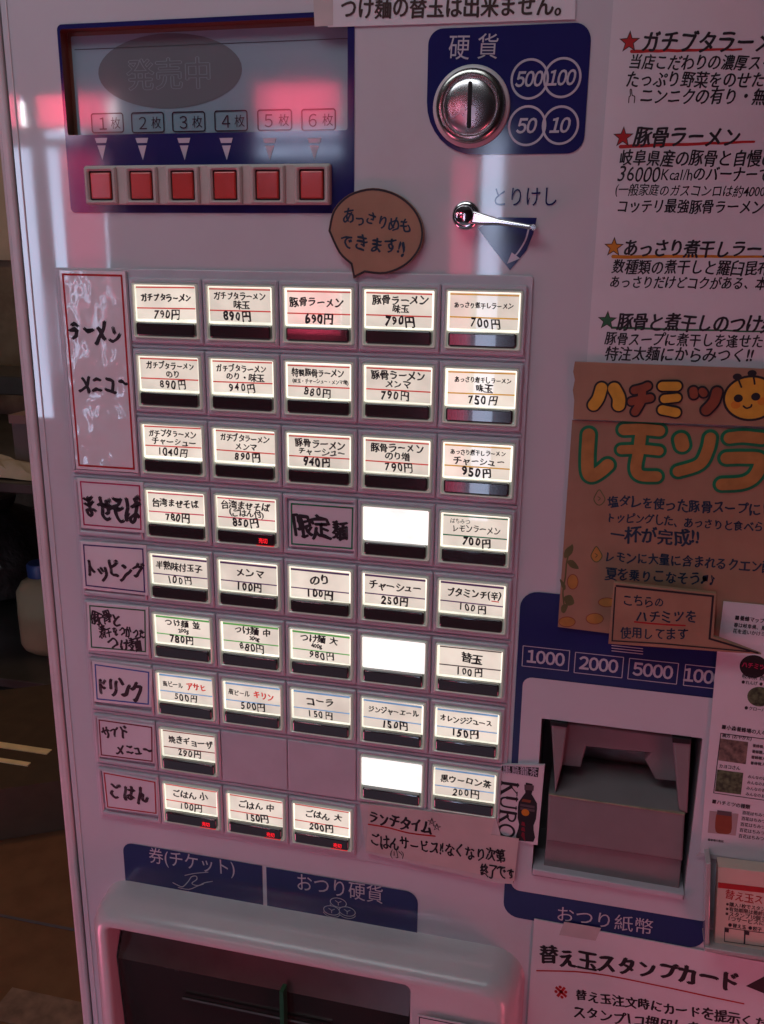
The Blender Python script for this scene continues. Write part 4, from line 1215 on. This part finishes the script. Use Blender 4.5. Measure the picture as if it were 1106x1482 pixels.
# jug
yj = 1.16
jl, jt = at(12, 845, yj), at(45, 842, yj)
jug = empty('plastic_jug', (jl.x + 0.105, yj + .1, z_lo))
tag(jug, 'yellowed plastic jug with a blue screw cap on the low shelf', 'jug')
JM = mat('yellowed_plastic', (0.34, 0.26, 0.155), 0.45, 0.4, 0.08, 15)
jc = (jl.x + 0.105, yj + 0.1)
H_ = jt.z - z_lo
mb = MB()
loops = []
for w, t in ((0.086, .002), (0.098, .06), (0.104, .14), (0.105, .55), (0.104, .82), (0.094, .93), (0.070, .985), (0.035, 1.0)):
    loops.append([(jc[0] + q[0], jc[1] + q[1], z_lo + H_ * t) for q in rr(-w, -w, w, w, w * 0.38, 5)])
n = len(loops[0])
mb.add([p for l in loops for p in l], [(k * n + i, k * n + (i + 1) % n, (k + 1) * n + (i + 1) % n, (k + 1) * n + i) for k in range(len(loops) - 1) for i in range(n)] + [tuple((len(loops) - 1) * n + i for i in range(n))], JM)
mb.build('jug_body', jug, ang=1.0)
mb = MB()
mb.lathe((jc[0] - .056, jc[1] - .045), 0, [(0.030, z_lo + H_ - .004), (0.031, z_lo + H_ + .022), (0.028, z_lo + H_ + .027)], mat('blue_cap', (0.02, 0.045, 0.16), 0.4), 24, True)
mb.build('cap', jug)
mb = MB()
pts = [(jc[0] + .01 + .05 * t, z_lo + H_ - .005 + .035 * math.sin(math.pi * t)) for t in [k / 8 for k in range(9)]]
lo = [p for p in pts] + [(x, z + .014) for x, z in reversed(pts)]
mb.slab(lo, -(jc[1] + .01), -(jc[1] - .01), JM, 0.003, back=True)
mb.build('jug_handle', jug)
# bag in the dark behind the jug
mb = MB()
c = at(14, 800, 1.5)
for k in range(1): pass
prof = [(0.05, z_lo), (0.17, z_lo + .03), (0.19, z_lo + .12), (0.14, z_lo + .2), (0.06, z_lo + .24), (0.07, z_lo + .27)]
mb.lathe((c.x - .06, 1.52), 0, prof, mat('black_bag', (0.02, 0.017, 0.016), 0.3, 0.5, 0.3, 20, bump=0.01, bs=25), 28, True)
tag(mb.build('black_sack'), 'dark sack on the low shelf behind the yellowed jug', 'sack')

# cartons on the floor side
def obox(name, c, w, d, h, rz, m, z0):
    mb = MB(); ca, sa = math.cos(rz), math.sin(rz)
    cs = [(-w / 2, -d / 2), (w / 2, -d / 2), (w / 2, d / 2), (-w / 2, d / 2)]
    pb = [(c[0] + x * ca - y * sa, c[1] + x * sa + y * ca) for x, y in cs]
    vs = [(x, y, z0) for x, y in pb] + [(x, y, z0 + h) for x, y in pb]
    mb.add(vs, [(0, 1, 5, 4), (1, 2, 6, 5), (2, 3, 7, 6), (3, 0, 4, 7), (4, 5, 6, 7), (3, 2, 1, 0)], m)
    return mb, pb
# large carton low, its top seen at the lower left
zB = -0.62
p0 = at(60, 1395, 0.32)
zB = p0.z
mb, pb = obox('carton', (p0.x - 0.02, 0.42), 0.62, 0.42, zB - FLOORZ - .012, 0.10, CARTON, FLOORZ + .001)
mb.box(p0.x - .3, p0.x + .26, 0.395, 0.399, zB - .0105, zB - .0095, GROOVE)
tp = at(80, 1440, 0.24)
mb.box(p0.x - .02, p0.x + .20, 0.235, 0.285, zB - .0108, zB - .0100, mat('torn_label', (0.19, 0.11, 0.08), 0.6, 0.3, 0.3, 60))
tag(mb.build('carton'), 'brown cardboard carton with a torn pale label, at the machine\'s foot', 'carton', 'cartons left of the machine')
c2 = at(0, 1200, 0.55)
zD = at(20, 1110, 0.6).z
mb, pb = obox('carton', (c2.x - 0.16, 0.66), 0.40, 0.36, zD - zB - .0, 0.55, DCARTON, zB - .010)
FOIL = mat('foil_strip', (0.85, 0.60, 0.33), 0.25, 0.6, 0.1, 40)
mb.box(c2.x - .35, c2.x + .02, 0.66, 0.675, zD - .0095, zD - .0075, FOIL)
mb.box(c2.x - .35, c2.x + .01, 0.62, 0.630, zD - .0095, zD - .0075, FOIL)
tag(mb.build('carton'), 'dark carton with shiny tape on top, stacked on the brown carton', 'carton', 'cartons left of the machine')
c3 = at(85, 1300, 0.62)
mb, pb = obox('carton', (c3.x + 0.10, 0.85), 0.34, 0.34, 0.20, 0.15, CARTON, c3.z - 0.17)
tag(mb.build('carton'), 'plain brown carton wedged behind the other cartons beside the machine', 'carton', 'cartons left of the machine')

# ------------------------------------------------------------------ the entrance behind the viewer, seen only in the glossy front
DARKW = mat('dark_entrance_boards', (0.05, 0.035, 0.04), 0.8, 0.2)
mb = MB()
ye = -1.62
CURT = ((-1.24, -1.135, 0.300, 0.375), (-1.095, -0.90, 0.298, 0.372), (-0.535, -0.33, 0.295, 0.385), (-0.074, -0.014, -0.60, 0.222), (-1.045, -0.93, -0.10, 0.255), (-0.465, -0.325, -0.175, -0.055))
holes = [rr(a + .004, c + .004, b - .004, d - .004, 0.002, 1) for a, b, c, d in CURT]
holes += [rr(*q, 0.002, 1) for q in ((-1.205, -0.42, -1.130, 0.255), (-1.085, -0.30, -1.052, 0.255), (-0.005, -0.62, 0.042, 0.275),
                                     (-1.085, 0.275, -0.985, 0.293), (-0.535, 0.268, -0.33, 0.290), (-0.535, 0.226, -0.33, 0.250))]
mb.holed(rr(-1.5, -0.75, 1.6, 0.75, 0.01, 1), holes, ye * -1, DARKW)
struct(mb.build('entrance_wall'))
mb = MB()
mb.poly(rr(-1.9, -0.9, 0.6, 0.8, 0.01, 1), 2.6, mat('sky', (0, 0, 0), 0.9, 0, 0, emit=6.5, ecol=(0.60, 0.72, 1.0)))
struct(mb.build('sky'))
RED = bpy.data.materials.new('red_curtain_cloth'); RED.use_nodes = True
nt = RED.node_tree; nt.nodes.clear()
tr_ = nt.nodes.new('ShaderNodeBsdfTranslucent'); tr_.inputs[0].default_value = (0.80, 0.06, 0.12, 1)
ou = nt.nodes.new('ShaderNodeOutputMaterial'); nt.links.new(tr_.outputs[0], ou.inputs[0])
CLAB = ('short red shop curtain mirrored at the machine\'s left edge', 'wide red shop curtain mirrored across the lower left of the display', 'red shop curtain mirrored over display boxes 5 and 6',
        'long narrow red banner mirrored beside the cancel lever', 'faint tall red banner mirrored below the display\'s left corner', 'square red cloth mirrored in the 690円 button')
for (x0, x1, z0, z1), cl in zip(CURT, CLAB):
    mb = MB(); n = 16
    vs = [(x0 + (x1 - x0) * k / n, ye + .012 + .004 * math.sin(k * 1.3), z) for z in (z0, z1) for k in range(n + 1)]
    mb.add(vs, [(k, k + 1, n + 2 + k, n + 1 + k) for k in range(n)], RED)
    tag(mb.build('shop_curtain'), cl, 'curtain', 'red shop curtains in the doorway')
LAMPS = ((-1.187, .337, .10, .07, 110), (-1.0, .337, .19, .07, 110), (-0.43, .337, .20, .07, 110), (-0.044, -0.19, .055, .8, 24), (-0.987, .08, .11, .34, 3), (-0.39, -0.115, .13, .11, 60))
for x, z, w, h_, e_ in LAMPS:
    area('curtain_backlight', (x, ye - .08, z), (x, 0, z), w, h_, e_ * w * h_, (1.0, 0.95, 0.95))


mb = MB()
mb.slab(rr(0.27, 0.235, 0.75, 0.50, 0.004, 2), 0.18, 0.21, mat('dark_wood', (0.05, 0.03, 0.02), 0.6), 0.003, back=True)  # board added out of view to darken the poster's upper right
tag(mb.build('added_shade_board'), 'added unseen dark board that shades the upper right of the machine', 'board')
